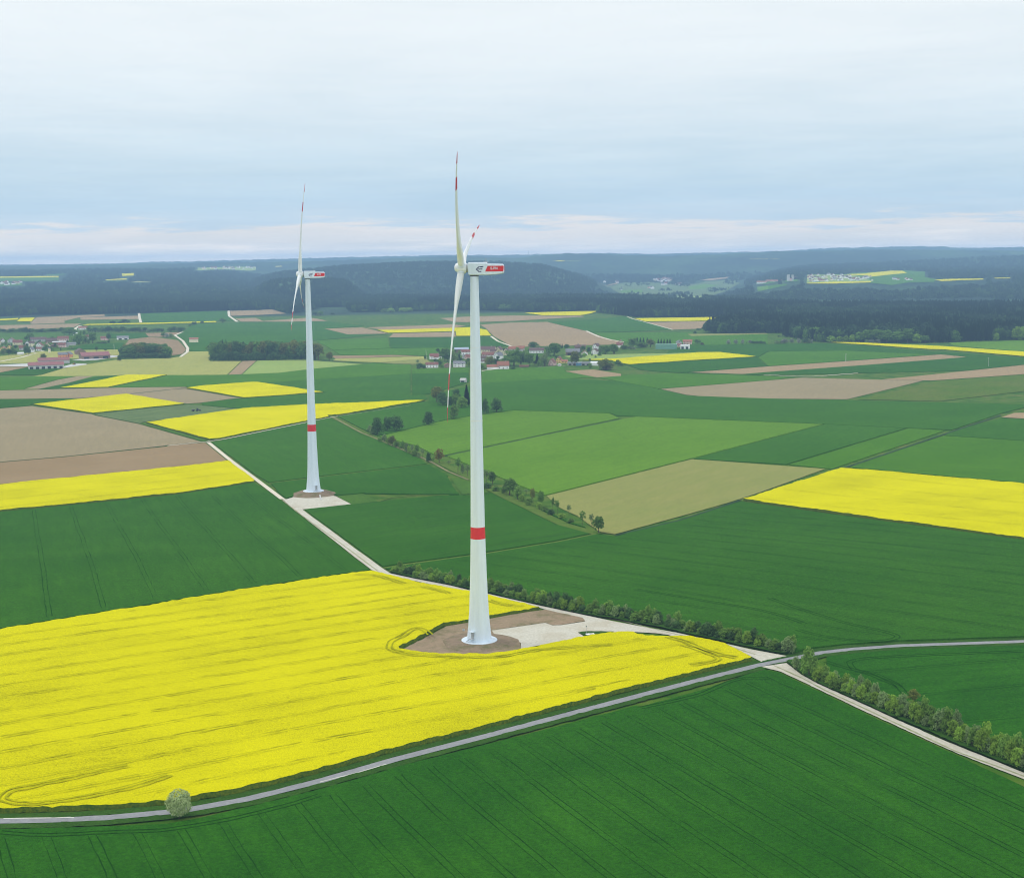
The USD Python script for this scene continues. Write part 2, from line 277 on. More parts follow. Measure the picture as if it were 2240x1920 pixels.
LEAF = {'green': leaf_mat('leaves_green', (0.129, 0.25, 0.045), (0.224, 0.389, 0.072)), 'dark': leaf_mat('leaves_dark', (0.081, 0.169, 0.046), (0.152, 0.267, 0.064)), 'fresh': leaf_mat('leaves_fresh', (0.187, 0.343, 0.047), (0.312, 0.468, 0.078)),
        'grey': leaf_mat('leaves_grey_green', (0.18, 0.27, 0.098), (0.33, 0.405, 0.18), (0.45, 0.51, 0.285)), 'olive': leaf_mat('leaves_olive', (0.164, 0.194, 0.039), (0.267, 0.283, 0.063)), 'orange': leaf_mat('leaves_rust', (0.286, 0.221, 0.052), (0.416, 0.273, 0.078)),
        'blossom': leaf_mat('leaves_blossom', (.36, .44, .20), (.62, .68, .44), (.86, .88, .78)), 'white': leaf_mat('leaves_white_blossom', (.28, .31, .24), (.58, .58, .56), (.74, .74, .73)), 'spruce': leaf_mat('needles', (.014, .033, .012), (.028, .055, .020)), 'pine': leaf_mat('needles_pine', (.018, .038, .012), (.034, .062, .022)),
        'wine': leaf_mat('leaves_wine', (.10, .07, .06), (.16, .10, .085))}

LEAF['hedge_green'], LEAF['hedge_fresh'], LEAF['hedge_grey'] = leaf_mat('hedge_leaves', (.16, .29, .05), (.27, .43, .085)), leaf_mat('hedge_leaves_fresh', (.23, .38, .05), (.36, .52, .09)), leaf_mat('hedge_leaves_grey', (.21, .31, .11), (.37, .45, .20), (.50, .55, .30))
LEAF['wood_green'], LEAF['wood_dark'], LEAF['wood_fresh'] = leaf_mat('wood_leaves', (.062, .125, .034), (.105, .185, .046)), leaf_mat('wood_leaves_dark', (.034, .072, .030), (.066, .118, .038)), leaf_mat('wood_leaves_fresh', (.10, .20, .03), (.16, .27, .05))
# ------------------------------------------------------------------ the land
FIELDS = []     # painter's order: later ones lie in the gaps cut into earlier ones
def F(name, kind, s, label, rows=0.0, jitter=0.0): FIELDS.append(dict(name=name, kind=kind, px=px(s), label=label, rows=rows, jit=jitter))
def T(s1, s2, mat='tram', width=.3, gap=2.0, n=1):
    """Tramlines: a line in the photograph and a line n passes beside it."""
    return dict(a=px(s1), b=px(s2), mat=mat, width=width, gap=gap, n=n)
def FT(*a, tram=None, **k): F(*a, **k); FIELDS[-1]['tram'] = tram
W_ = 'wheat_field'; B_ = 'barley_field'; R_ = 'rapeseed_field'; S_ = 'ploughed_field'; G_ = 'meadow'
# --- far fields on the plateau, left
F(S_, 'soil', 'A 300,570 845,545 850,560 640,572 520,600 530,615 250,625 235,600', 'bare brown field below the forest, far left')
F(S_, 'soil', 'A 650,572 1125,557 1130,585 650,590', 'narrow bare strip left of the pale farm track below the forest')
F(S_, 'soil', 'A -100,640 0,635 660,620 600,650 500,655 0,682 -100,685', 'long bare strip above the left village hedge')
F(R_, 'rape', 'A -100,590 0,585 150,578 145,590 0,597 -100,603', 'thin sliver of yellow rapeseed at the far left picture edge')
F(R_, 'rape', 'A 165,577 285,573 255,605 132,607', 'small yellow rapeseed patch below the forest, far left')
F(W_, 'wheat_blue', 'A 1130,540 1845,517 1850,560 1900,600 1140,610', 'wide green field between two pale tracks below the forest')
F(R_, 'rape', 'A 650,636 700,627 1750,603 1755,610 1200,626', 'long thin rapeseed strip behind the left village')
F(S_, 'soil', 'A 1860,518 2072,512 B 0,515 130,505 245,540 0,552 A 1870,558', 'bare field below the forest behind the left turbine rotor')
F(S_, 'soil', 'A 1900,580 2072,575 B 60,600 400,575 480,578 580,600 300,605 A 1950,605', 'narrow bare strip crossing behind the left turbine tower')
F(W_, 'wheat_blue', 'A 1490,685 1560,625 2072,607 B 580,604 880,640 550,662 740,709 1075,706 480,757 0,790 A 1850,790 1700,850 1540,843 1500,780 1420,720', 'large bluish green field above the dark copse')
F(S_, 'soil_brown', 'A 1010,795 1050,740 1200,728 1280,735 1440,755 1510,830 1480,865 1390,880 1380,830 1150,800', 'brown field right of the rounded grove')
F(S_, 'soil_brown', 'A 1175,698 1470,690 1420,715 1280,730 1200,725', 'small brown field behind the blossoming bushes, left')
F(W_, 'wheat_dark', 'A 870,705 1170,698 1205,730 1060,745 870,735', 'small green field behind the grey roofed barn, left')
F(W_, 'wheat_dark', 'A 540,825 700,790 1005,775 975,828', 'green field between the left village and the rounded grove')
F(G_, 'grass', 'A -100,700 0,700 400,693 640,690 640,730 400,735 200,760 0,755 -100,755', 'bright green pasture behind the left village')
F(G_, 'hay', 'A -100,890 0,885 330,845 470,845 700,835 980,830 960,900 600,905 470,900 240,940 0,945 -100,950', 'yellowish meadow between the left village and the barns')
F(G_, 'hay', 'E 330,465 620,385 860,345 1150,300 1480,290 1700,280 1780,270 1860,220 2070,218 H 95,315 400,315 260,448 0,453', 'large yellowish hay meadow below the grove and the copse')
F(S_, 'soil', 'H 400,315 550,308 400,445 260,448', 'narrow bare strip between the two hay meadows')
F(G_, 'hay_green', 'H 550,308 1030,300 1110,310 1600,345 1100,390 760,430 400,445', 'yellow green meadow below the copse')
F(W_, 'wheat_dark', 'A -100,1020 0,1020 240,975 500,985 330,1036 0,1036 -100,1040', 'green field in front of the long red roofed barn')
F(S_, 'soil', 'A -100,970 0,970 240,970 0,1018 -100,1030', 'bare corner at the left picture edge below the barn yard')
F(B_, 'barley_mid', 'E -100,475 0,475 330,465 930,462 2072,450 2072,570 1200,572 0,605 -100,605', 'green field below the hay meadow, left')
F(S_, 'soil_grey', 'E 230,590 560,500 750,465 930,462 620,545 400,590', 'greyish strip in the green field at the left')
F(W_, 'wheat_dark', 'E 330,600 1000,462 1280,450 580,585', 'dark green strip left of the narrow rapeseed field')
F(R_, 'rape', 'E 585,582 1250,450 1655,450 1075,575', 'narrow slanting rapeseed field below the hay meadow')
F(B_, 'barley_mid', 'E 1075,575 1660,452 H 0,453 400,446 760,432 1110,390 1600,345 1700,335 2072,347 2072,440 700,525 380,525 0,553', 'light green field crossing behind the left turbine tower')
F(S_, 'soil_grey', 'E -100,603 0,603 1200,574 1830,568 H 0,605 440,682 330,683 0,725 E 1840,735 1250,640 790,680 0,688 -100,690', 'long grey brown field between the small rapeseed fields')
F(R_, 'rape', 'E 1830,580 H 0,560 500,522 560,522 1230,625 440,682 0,605', 'rapeseed field directly left of the left turbine tower, upper one')
F(W_, 'wheat_dark', 'E -100,690 0,688 790,682 320,740 310,755 0,780 -100,785', 'dark green strip at the left picture edge above the brown field')
F(R_, 'rape', 'E 318,742 1250,638 1835,738 910,830', 'diamond shaped rapeseed field at the left')
FT('young_crop_field', 'striped', 'E 915,835 1840,742 H 0,748 410,783 E 1410,918 1380,935 960,852', 'striped pale green field with the dark farm machine', tram=T('E 1000,890 2000,760', 'E 1050,905 2050,772', 'tram_pale', .6, 0.1))
F(W_, 'wheat_blue', 'H 560,520 700,525 2072,440 F 170,690 H 2072,705 1040,745 470,775 400,785 0,748 0,725 330,685 440,682 1230,625', 'dark green field behind the left turbine, above the long rapeseed wedge')
F(R_, 'rape', 'I 1115,88 H 400,785 520,773 1040,745 2072,705 F 160,703 0,732 H 1300,858 220,1078 I 1615,220', 'long rapeseed wedge crossing behind the left turbine')
F(S_, 'soil_grey', 'E -100,785 0,780 310,755 910,835 960,852 1390,935 I 1610,235 1300,265 500,350 0,392 -100,400', 'large grey brown field at the left picture edge')
F(S_, 'soil_brown', 'I -100,400 0,392 500,350 1300,265 1610,238 1800,385 0,565 -100,575', 'brown strip above the left rapeseed strip')
F(G_, 'grass', 'I 1080,95 1115,88 1615,222 1600,242', 'narrow grass strip along the rapeseed wedge')
FT(R_, 'rape', 'I -500,610 0,568 1800,385 1989,520 1985,545 1400,640 0,778 -500,830', 'rapeseed strip at the left picture edge', jitter=.8, tram=T('I 0,700 1900,478', 'I 0,640 1850,432', 'rape_gap', .4, 1.8))
FT(W_, 'wheat_dark', 'I -520,795 0,778 1400,640 1989,548 J 0,652 210,785 600,1080 940,1355 I 1989,1365 0,1690 -520,1712', 'dark green wheat field left of the left turbine track', rows=.4, tram=T('I 560,770 800,1490', 'I 840,740 1210,1430'))
FT(W_, 'wheat_blue', 'I 1640,240 H 1290,865 J 860,245 980,300 1330,450 1400,500 600,595 110,655 0,595', 'green field behind the base of the left turbine', tram=T('J 250,290 860,540', 'J 600,300 1150,500', 'tram_pale', .3, 1.6))
F(W_, 'wheat_dark', 'J 110,655 600,595 1400,500 1560,590 1660,745 1420,748 870,738 650,755 550,735 380,740 240,780 210,775', 'dark green field right of the left turbine base')
F('grass_patch', 'grass', 'J 650,757 870,738 985,800 770,825', 'pale grass patch right of the left turbine pad')
F('grass_patch', 'grass', 'J 1560,600 1740,640 K 1050,715 970,735 J 1660,748 1610,690', 'grassy triangle beside the tree row path')
FT(W_, 'wheat_dark', 'J 375,865 770,825 985,802 1500,752 1740,750 K 970,735 1080,725 1400,850 1870,1040 1880,1055 1550,1120 970,1215 210,1340 J 1010,1335', 'dark green wheat field between the two turbines', tram=T('K 300,1190 1500,1000', 'K 260,1130 1400,930', 'tram_pale', .35, 1.5))
# --- right of the tree row
F(W_, 'wheat_blue', 'H 1290,862 F 160,706 170,650 690,530 1450,480 2072,515 G 600,735 880,800 1640,828 2072,835 L 2140,10 1960,55 1730,133 1510,125 1110,105 200,68 0,58 K 1200,65 950,95 640,145 310,225 100,275 10,250', 'wide dark green field behind the near turbine tower')
F(B_, 'barley_mid', 'F 690,415 740,405 1500,360 1530,420 1830,475 1450,490 690,530', 'light green field below the village, right of the tower')
F(B_, 'barley_mid', 'F 0,388 290,390 570,382 570,430 0,440', 'light green strip below the white houses, left of the tower')
F(W_, 'wheat_dark', 'F 0,440 570,428 570,520 170,640 0,650', 'dark green field around the grey field shed')
FT(B_, 'barley_light', 'K 100,275 310,225 640,145 950,95 1200,65 1980,90 2060,128 640,430 560,430 400,350', 'light green field beyond the ditch line right of the tree row', tram=T('K 400,330 1700,110', 'K 420,345 1750,125', 'tram_pale', .35, 0.2))
F(B_, 'barley_light', 'K 640,430 2072,135 L 200,68 1110,105 470,272 K 1450,755 1280,690 1060,600 760,480', 'large light green field behind the tree row')
F('stubble_field', 'stubble', 'K 1450,755 L 470,272 1125,320 705,468 100,638 K 2010,1070 1880,1050 1700,920 1550,850', 'tan pale green field at the end of the tree row')
F(W_, 'wheat_blue', 'L 470,272 1110,105 1510,125 930,300', 'dark green strip above the tan field')
F(B_, 'barley_mid', 'L 930,300 1510,125 1700,135 1150,322 1125,320', 'medium green strip left of the right rapeseed field')
FT(B_, 'barley_mid', 'L 1210,312 1680,160 2072,185 2160,190 2160,398 2072,390', 'green field above the right rapeseed field', tram=T('L 1350,320 2072,355', 'L 1400,300 2072,325', 'tram_pale', .3, 1.6))
F(W_, 'wheat_blue', 'L 1680,160 1720,140 1860,100 1960,78 2160,82 2160,190 2072,185', 'narrow green field at the right picture edge')
F(S_, 'soil', 'L 1955,72 2020,50 2160,46 2160,84', 'small bare field at the right picture edge')
FT(R_, 'rape', 'L 705,468 1185,316 2072,392 2500,440 2500,730 2072,657', 'large rapeseed field at the right picture edge', jitter=.8, tram=T('L 900,425 2072,545', 'L 1000,385 2072,487', 'rape_gap', .4, 1.9))
FT(W_, 'wheat_dark', 'J 1010,1345 K 970,1222 1550,1127 1880,1062 L 100,645 705,475 2072,662 2500,730 P 2500,230 2072,245 1200,275 980,298 880,315 800,318 X 1950,525 1000,300 0,115 Q 800,250 100,115', 'large dark green wheat field behind the near hedge', rows=-.2, tram=T('P 0,20 1380,235', 'P 330,0 1700,215'))
# --- village zone and fields towards the forest, centre
F(B_, 'barley_mid', 'B 480,757 1065,735 1085,820 620,833 560,800', 'light green field right of the left turbine tower, upper')
F(W_, 'wheat_dark', 'B 1075,735 1620,730 1900,722 2060,800 1800,820 1500,815 1090,820', 'dark green field above the centre village')
F(B_, 'barley_mid', 'B 620,835 1090,822 1500,815 1600,820 1500,880 1100,880 680,875', 'light green field left of the centre village')
F(S_, 'soil_brown', 'B 600,880 1100,875 1340,880 640,905', 'thin brown strip left of the centre village')
F(G_, 'hay', 'B 640,905 1360,885 1370,910 1000,935 620,920', 'yellowish meadow strip left of the centre village')
F('stubble_field', 'stubble', 'B 1000,935 1380,905 1440,950 1100,945', 'tan corner beside the leftmost village house')
F(S_, 'soil', 'B 550,662 860,652 1080,702 740,708', 'bare field right of the left turbine tower')
F(S_, 'soil', 'B 890,652 1590,627 1700,640 1590,658 1030,672', 'bare strip above the rapeseed behind the rotor')
F(R_, 'rape', 'B 980,675 1590,658 1740,652 1815,662 1870,675 1905,720 1620,723 1615,685 1070,697', 'L shaped rapeseed field behind the near rotor blade')
F(S_, 'soil', 'B 1075,733 1110,700 1613,688 1618,727', 'bare strip below the L shaped rapeseed field')
F(S_, 'soil', 'B 1490,578 1690,565 C 0,555 560,558 590,565 0,600 B 1700,610 1600,608', 'pale bare field below the forest behind the near tower')
F(S_, 'soil', 'C 0,612 290,608 600,680 800,750 910,770 850,790 0,810 B 2060,800 1920,720 1860,660 1810,630', 'large bare brown field behind the centre village')
F(R_, 'rape', 'C 100,535 230,530 590,522 700,520 640,540 550,556 250,556', 'rapeseed strip at the forest edge, centre')
F(W_, 'wheat_blue', 'C 290,608 600,590 930,562 980,580 1300,668 1090,680 650,693 600,680', 'bluish green field below the forest, right of centre')
F(R_, 'rape', 'C 985,580 1620,570 1690,575 1730,592 1550,600 1060,606', 'rapeseed strip at the forest edge, right of centre')
F(S_, 'soil', 'C 1090,610 1560,602 1880,598 1870,610 1640,640 1620,660 1300,670', 'bare field below the right rapeseed strip at the forest')
F(B_, 'barley_mid', 'C 650,695 1440,690 1500,715 2072,700 2072,785 1550,795 920,770 800,752', 'green field above the green hall')
F('stubble_field', 'stubble', 'C 1420,705 2060,698 2072,706 1450,722', 'tan strip in front of the dark forest tongue')
F(W_, 'wheat_dark', 'G 700,375 920,325 2072,308 D 450,778 2072,895 2160,900 2160,985 D 0,1036 G 1400,600 880,590 450,560 300,510 C 860,945 1980,888 1700,850 1500,853 1250,862', 'wide green field around the right village rapeseed field')
F(B_, 'barley_mid', 'D 0,848 620,840 1350,872 700,918 0,965 C 1990,895', 'light green patch with the pale pole, right')
F(R_, 'rape', 'C 560,917 700,910 820,908 1500,855 1690,853 1980,888 950,953 860,940 800,920', 'rapeseed field right of the centre village')
F(G_, 'hay_green', 'C 410,885 550,872 1250,862 1500,853 820,906 700,908 560,914', 'yellow green meadow above the village rapeseed field')
F(S_, 'soil', 'D 0,967 1400,870 1620,892 0,1014 G 1400,598 880,582', 'long narrow bare strip at the right')
F(B_, 'barley_mid', 'F 1830,475 2072,455 G 330,605 700,590 1380,600 1900,625 1680,655 610,735 F 2072,520', 'light green field above the right bare field')
F(S_, 'soil_grey', 'G 615,737 1960,630 O 1870,770 1790,790 1715,808 G 1640,828 980,804 860,792', 'large grey brown field at the right')
F(S_, 'soil', 'O 1780,768 2072,738 2160,730 2160,748 2072,757 1885,770', 'bare strip at the right picture edge')
F('stubble_field', 'mottled', 'O 1732,808 1885,772 2072,758 2160,752 2160,785 2072,792 1900,812', 'greyish green field at the right picture edge')
F(S_, 'soil', 'F 1510,415 1790,395 2072,440 2072,462 1850,475 1820,475', 'small diamond of bare soil below the centre village')
F(B_, 'barley_light', 'D 1460,775 2072,755 2160,750 2160,850 2072,848 1500,800', 'light green field above the long rapeseed strip, right edge')
F(R_, 'rape', 'D 500,773 760,775 1400,805 2072,850 2160,855 2160,893 2072,888 1430,832 1320,830', 'long thin rapeseed strip at the right below the forest')
# --- foreground
FT(W_, 'wheat_deep', 'M -520,1262 0,1262 300,1268 700,1255 1080,1240 1280,1205 1620,1125 N 0,1000 500,870 1000,745 1500,620 2072,470 P 0,600 300,520 650,400 760,418 900,485 1150,605 1400,720 1700,855 2140,1060 2700,1330 2700,1900 M 3600,2000 -520,2000', 'deep green wheat field in the foreground', rows=.8, jitter=.35, tram=T('N 255,955 905,1598', 'N 465,890 1220,1598'))
FT(W_, 'wheat_deep', 'P 985,325 1150,308 1400,290 2072,262 2500,245 2500,1090 2072,920 1700,750 1300,570 1000,420', 'deep green wheat field behind the right hedge', rows=.1, jitter=.3, tram=T('P 1500,545 2072,490', 'P 1300,415 2072,345'))
FT(R_, 'rape', 'I -520,1712 0,1692 1989,1367 J 940,1360 Q 0,142 150,183 400,235 770,302 950,338 1300,418 1462,465 1250,490 960,548 750,585 560,618 420,698 165,825 330,852 600,872 870,880 1080,862 1240,830 1500,775 1800,712 2072,670 X 620,355 780,352 830,375 950,388 1030,385 1200,382 1480,442 1620,512 1735,572 N 2072,365 1500,520 1000,645 500,770 0,915 M 1620,1030 1240,1098 1060,1120 700,1155 0,1185 -520,1185', 'large flowering rapeseed field around the near wind turbine', jitter=.5, tram=T('M 0,910 2072,530', 'M 0,720 1700,410', 'rape_gap', .42, 1.9, 2))

# --- strips that are cut out of the fields: (name, material, kind of outline, ...)
def ribbon(pts3, w):
    return LineString(np.asarray(pts3)[:, :2]).buffer(w / 2, cap_style='flat', join_style='mitre')
STRIPS = []
def strip(name, mat, s, label, width=None, lift=.02, verge=0):
    P = px(s); STRIPS.append(dict(name=name, mat=mat, px=P, label=label, width=width, lift=lift, verge=verge))
strip('gravel_track', 'gravel', 'P 790,368 870,430 960,480 1150,565 1400,680 1650,790 1850,870 2072,960 2500,1150 2500,1200 2072,995 1700,850 1400,715 1150,600 900,480 760,415 650,388', 'pale gravel track running to the lower right beside the hedge', verge=1.6)
strip('gravel_yard', 'gravel', 'P 830,322 790,330 600,295 400,250 200,205 0,170 Q 2072,570 1420,432 950,325 780,292 600,248 300,190 180,165 J 1090,1383 1015,1335 800,1180 600,1030 375,865 770,822 650,760 550,735 380,740 250,782 215,782 300,858 560,1062 800,1252 940,1357 Q 0,140 150,181 400,232 770,300 950,336 1300,416 1462,466 1800,542 1822,574 1600,608 1530,610 1460,586 975,656 1000,690 1150,720 1242,770 1240,822 1500,772 1815,710 X 360,355 620,352 780,350 950,360 1060,375 1030,385 1200,380 1480,440 1620,510 1750,578 P 660,358', 'pale gravel track and crane pads of the two wind turbines', lift=.05)
strip('asphalt_road', 'asphalt', 'M -520,1228 0,1227 300,1222 700,1205 1080,1170 1240,1150 1600,1085 2072,968 N 500,825 1000,697 1500,565 2072,415 P 300,465 650,378 870,335 980,312 1150,293 1400,275 2072,252 2500,240', 'narrow grey asphalt road across the foreground', width=3.5, lift=.09, verge=2.6)
strip('field_track', 'track', 'I 1618,238 1800,385 1989,525 J 215,782', 'pale two wheel farm track leading to the left turbine', width=3.2)
strip('field_track', 'track', 'I 1300,265 1615,232 H 220,1083 700,985 1290,866 2072,748', 'thin pale track along the long rapeseed wedge', width=2.0)
strip('dirt_path', 'dirt', 'H 1290,866 J 620,118 850,243 980,295 1330,440 1420,482 1560,560 1720,625', 'brown dirt path beside the row of small trees', width=1.9)
strip('field_track', 'track', 'A 1125,535 1130,575 1140,612', 'short pale track below the forest, further left', width=7)
strip('field_track', 'track', 'A 1850,517 1855,560 1920,605', 'short pale track below the forest, further right', width=7)
strip('field_track', 'track', 'A 700,629 640,640 610,660 612,690', 'pale track entering the left village from behind', width=6)
strip('field_track', 'track', 'A 1485,686 1415,715 1480,760 1520,820 1515,850 1460,890', 'pale winding track beside the small white barn', width=5)
strip('field_track', 'track', 'A 1490,774 1540,773', 'short drive to the small white barn', width=3)
strip('field_track', 'track', 'W -50,945 0,940 500,840 1000,690', 'pale road into the left village', width=5)
strip('yard', 'concrete', 'V A -30,955 0,955 240,942 245,968 0,966 -30,966', 'concrete yard left of the long red roofed barn', lift=.04)
strip('yard', 'concrete', 'Y 200,542 200,520 750,500 960,440 1170,440 1210,455 760,520', 'concrete yard of the long red roofed barn', lift=.04)
strip('yard', 'concrete', 'Y 930,378 1200,345 1640,295 1740,300 1740,320 1380,375 1150,388', 'concrete yard of the brown roofed barn', lift=.04)
strip('field_track', 'track', 'B 1900,722 1960,765 2072,806', 'pale track above the centre village', width=5)
strip('field_track', 'track', 'C 600,680 700,725 800,752 910,768', 'pale track right of the large bare field', width=5)
strip('field_track', 'track', 'C 930,565 985,585 1100,615 1300,670', 'pale track below the forest, right of centre', width=5)
strip('field_track', 'track', 'G 1600,604 1980,618 2072,618 D 1000,1000', 'pale track between the right fields', width=3.5)
strip('field_track', 'track', 'U 1250,480 1330,470 V -250,600 0,625 400,595 900,570', 'pale lane in front of the centre village', width=4)
DITCH = [('K 640,432 1300,292 2072,133', 2.2, 'dark ditch line between the two light green fields'), ('G 820,580 1350,605 1900,622', 3.0, 'dark grass line left of the pale track at the right'),
         ('L 705,470 400,570 100,640', 2.0, 'dark grass edge of the tan field'), ('L 1210,314 1690,152 1960,62', 2.2, 'dark grass edge above the right rapeseed field'), ('H 1050,300 1600,335 2072,348', 3.0, 'dark grass line below the copse'),
         ('I 0,392 500,350 1300,268', 1.2, 'weedy line between the two brown fields'), ('C 650,693 1090,688 1500,680', 5.0, 'dark hedge line above the green hall'), ('B 600,836 1090,822 1500,815', 3.0, 'dark line between green fields, centre left'), ('E 1290,636 1830,578', 2, 'grassy line in the long grey brown field')]
for s, w, lab in [('H 1330,880 J 640,125 870,243 990,292 1340,432 1440,470 K 640,505 850,610 1050,720 1300,840 1600,985 1880,1062', 7.0, 'grassy strip with weeds along the row of small trees'), ('J 1010,1342 K 300,1312 970,1222 1550,1127 1885,1058', 2.4, 'light grass line between the two big wheat fields'), ('J 110,652 600,592 1400,500', 2.0, 'light grass line right of the far turbine tower'), ('J 985,802 1100,768 1300,748 1560,748', 1.5, 'thin pale line right of the small grass patch')]:
    strip('grass_strip', 'verge_grass', s, lab, width=w, lift=.10)
for s, w, lab in DITCH: strip('grass_edge', 'ditch', s, lab, width=w, lift=.12)

def clean(g):
    g = g.buffer(0)
    return union_all([q for q in (getattr(g, 'geoms', [g])) if q.geom_type == 'Polygon' and q.area > 1.0]) if not g.is_empty else g
def polys(g): return [q for q in getattr(g, 'geoms', [g]) if q.geom_type == 'Polygon' and q.area > .5]
def tess(g, jitter=0.0, fine=1.0):
    """A triangulated sheet over a polygon, closer meshed where it is nearer to the camera; returns flat (n,2) points and faces, and the outline rings."""
    V, Fc, rings, n = [], [], [], 0
    for q in polys(g):
        c = np.array(q.representative_point().coords[0]); b = q.bounds
        d = max(120.0, math.hypot(max(0, b[0], -b[2]), max(b[1], 0)))
        s = min(max(d / 55 * fine, 3.0 * fine), 60)
        s = max(s, math.sqrt(q.area / 22000))
        ring_s = s if not jitter else max(1.3, min(s * .35, d / 250))
        q2 = segmentize(q, ring_s)
        if jitter:
            def wob(r):
                a = np.array(r.coords)[:-1]; nz = (meshkit.noise(np.c_[a * .45, np.zeros(len(a))], 3) + meshkit.noise(np.c_[a * 1.9, np.zeros(len(a))], 5) - 1) * jitter
                t = np.roll(a, -1, 0) - np.roll(a, 1, 0); t /= np.maximum(np.linalg.norm(t, axis=1, keepdims=True), 1e-6)
                return a + np.c_[t[:, 1], -t[:, 0]] * nz[:, None]
            q3 = Polygon(wob(q2.exterior), [wob(i) for i in q2.interiors]).buffer(0)
            if q3.geom_type == 'Polygon': q2 = q3
        rr = [np.array(r.coords)[:-1] for r in (q2.exterior, *q2.interiors)]
        xs, ys = np.arange(b[0], b[2], s), np.arange(b[1], b[3], s * .9)
        gx, gy = np.meshgrid(xs, ys); gx = gx + (np.arange(len(ys)) % 2)[:, None] * s / 2
        inn = q.buffer(-s * .4); pts = np.c_[gx.ravel(), gy.ravel()]
        if not inn.is_empty and len(pts): pts = pts[contains_xy(inn, pts[:, 0], pts[:, 1])]
        else: pts = np.zeros((0, 2))
        P = np.vstack(rr + [pts]); o = P.mean(0)
        if len(P) < 3: continue
        tri = Delaunay(P - o).simplices; cen = P[tri].mean(1)
        tri = tri[contains_xy(q2, cen[:, 0], cen[:, 1])]
        e1, e2 = P[tri[:, 1]] - P[tri[:, 0]], P[tri[:, 2]] - P[tri[:, 0]]; ar = e1[:, 0] * e2[:, 1] - e1[:, 1] * e2[:, 0]
        tri = tri[np.abs(ar) > 1e-5]; ar = ar[np.abs(ar) > 1e-5]; tri[ar < 0] = tri[ar < 0][:, ::-1]
        V.append(P); Fc.append(tri + n); k = n
        for r in rr: rings.append(np.arange(k, k + len(r))); k += len(r)
        n += len(P)
    if not V: return None
    return np.vstack(V), np.vstack(Fc), rings
def lifted(t, lift, rough=0.0, seed=0):
    z = terrain(t[:, 0], t[:, 1]) + lift
    if rough: z = z + (meshkit.noise(np.c_[t * .5, np.zeros(len(t))], seed) - .5) * rough + (meshkit.noise(np.c_[t * .06, np.zeros(len(t))], seed + 1) - .5) * rough
    return np.c_[t, z]
def skirt(V, rings, depth):
    vs, fs, n = [], [], 0
    for r in rings:
        a = V[r]; b = a.copy(); b[:, 2] -= depth; m = len(r); i = np.arange(m); j = (i + 1) % m
        vs.append(np.vstack([a, b])); fs.append(np.vstack([np.c_[i, i + m, j], np.c_[j, i + m, j + m]]) + n); n += 2 * m
    return np.vstack(vs), np.vstack(fs)
LIFT = {'rape': 1.3, 'wheat_deep': .45, 'wheat_dark': .45, 'wheat_blue': .45, 'barley_light': .35, 'barley_mid': .35, 'hay': .2, 'hay_green': .2, 'grass': .12, 'stubble': .12, 'striped': .15, 'mottled': .15, 'soil': .06, 'soil_brown': .06, 'soil_grey': .06}

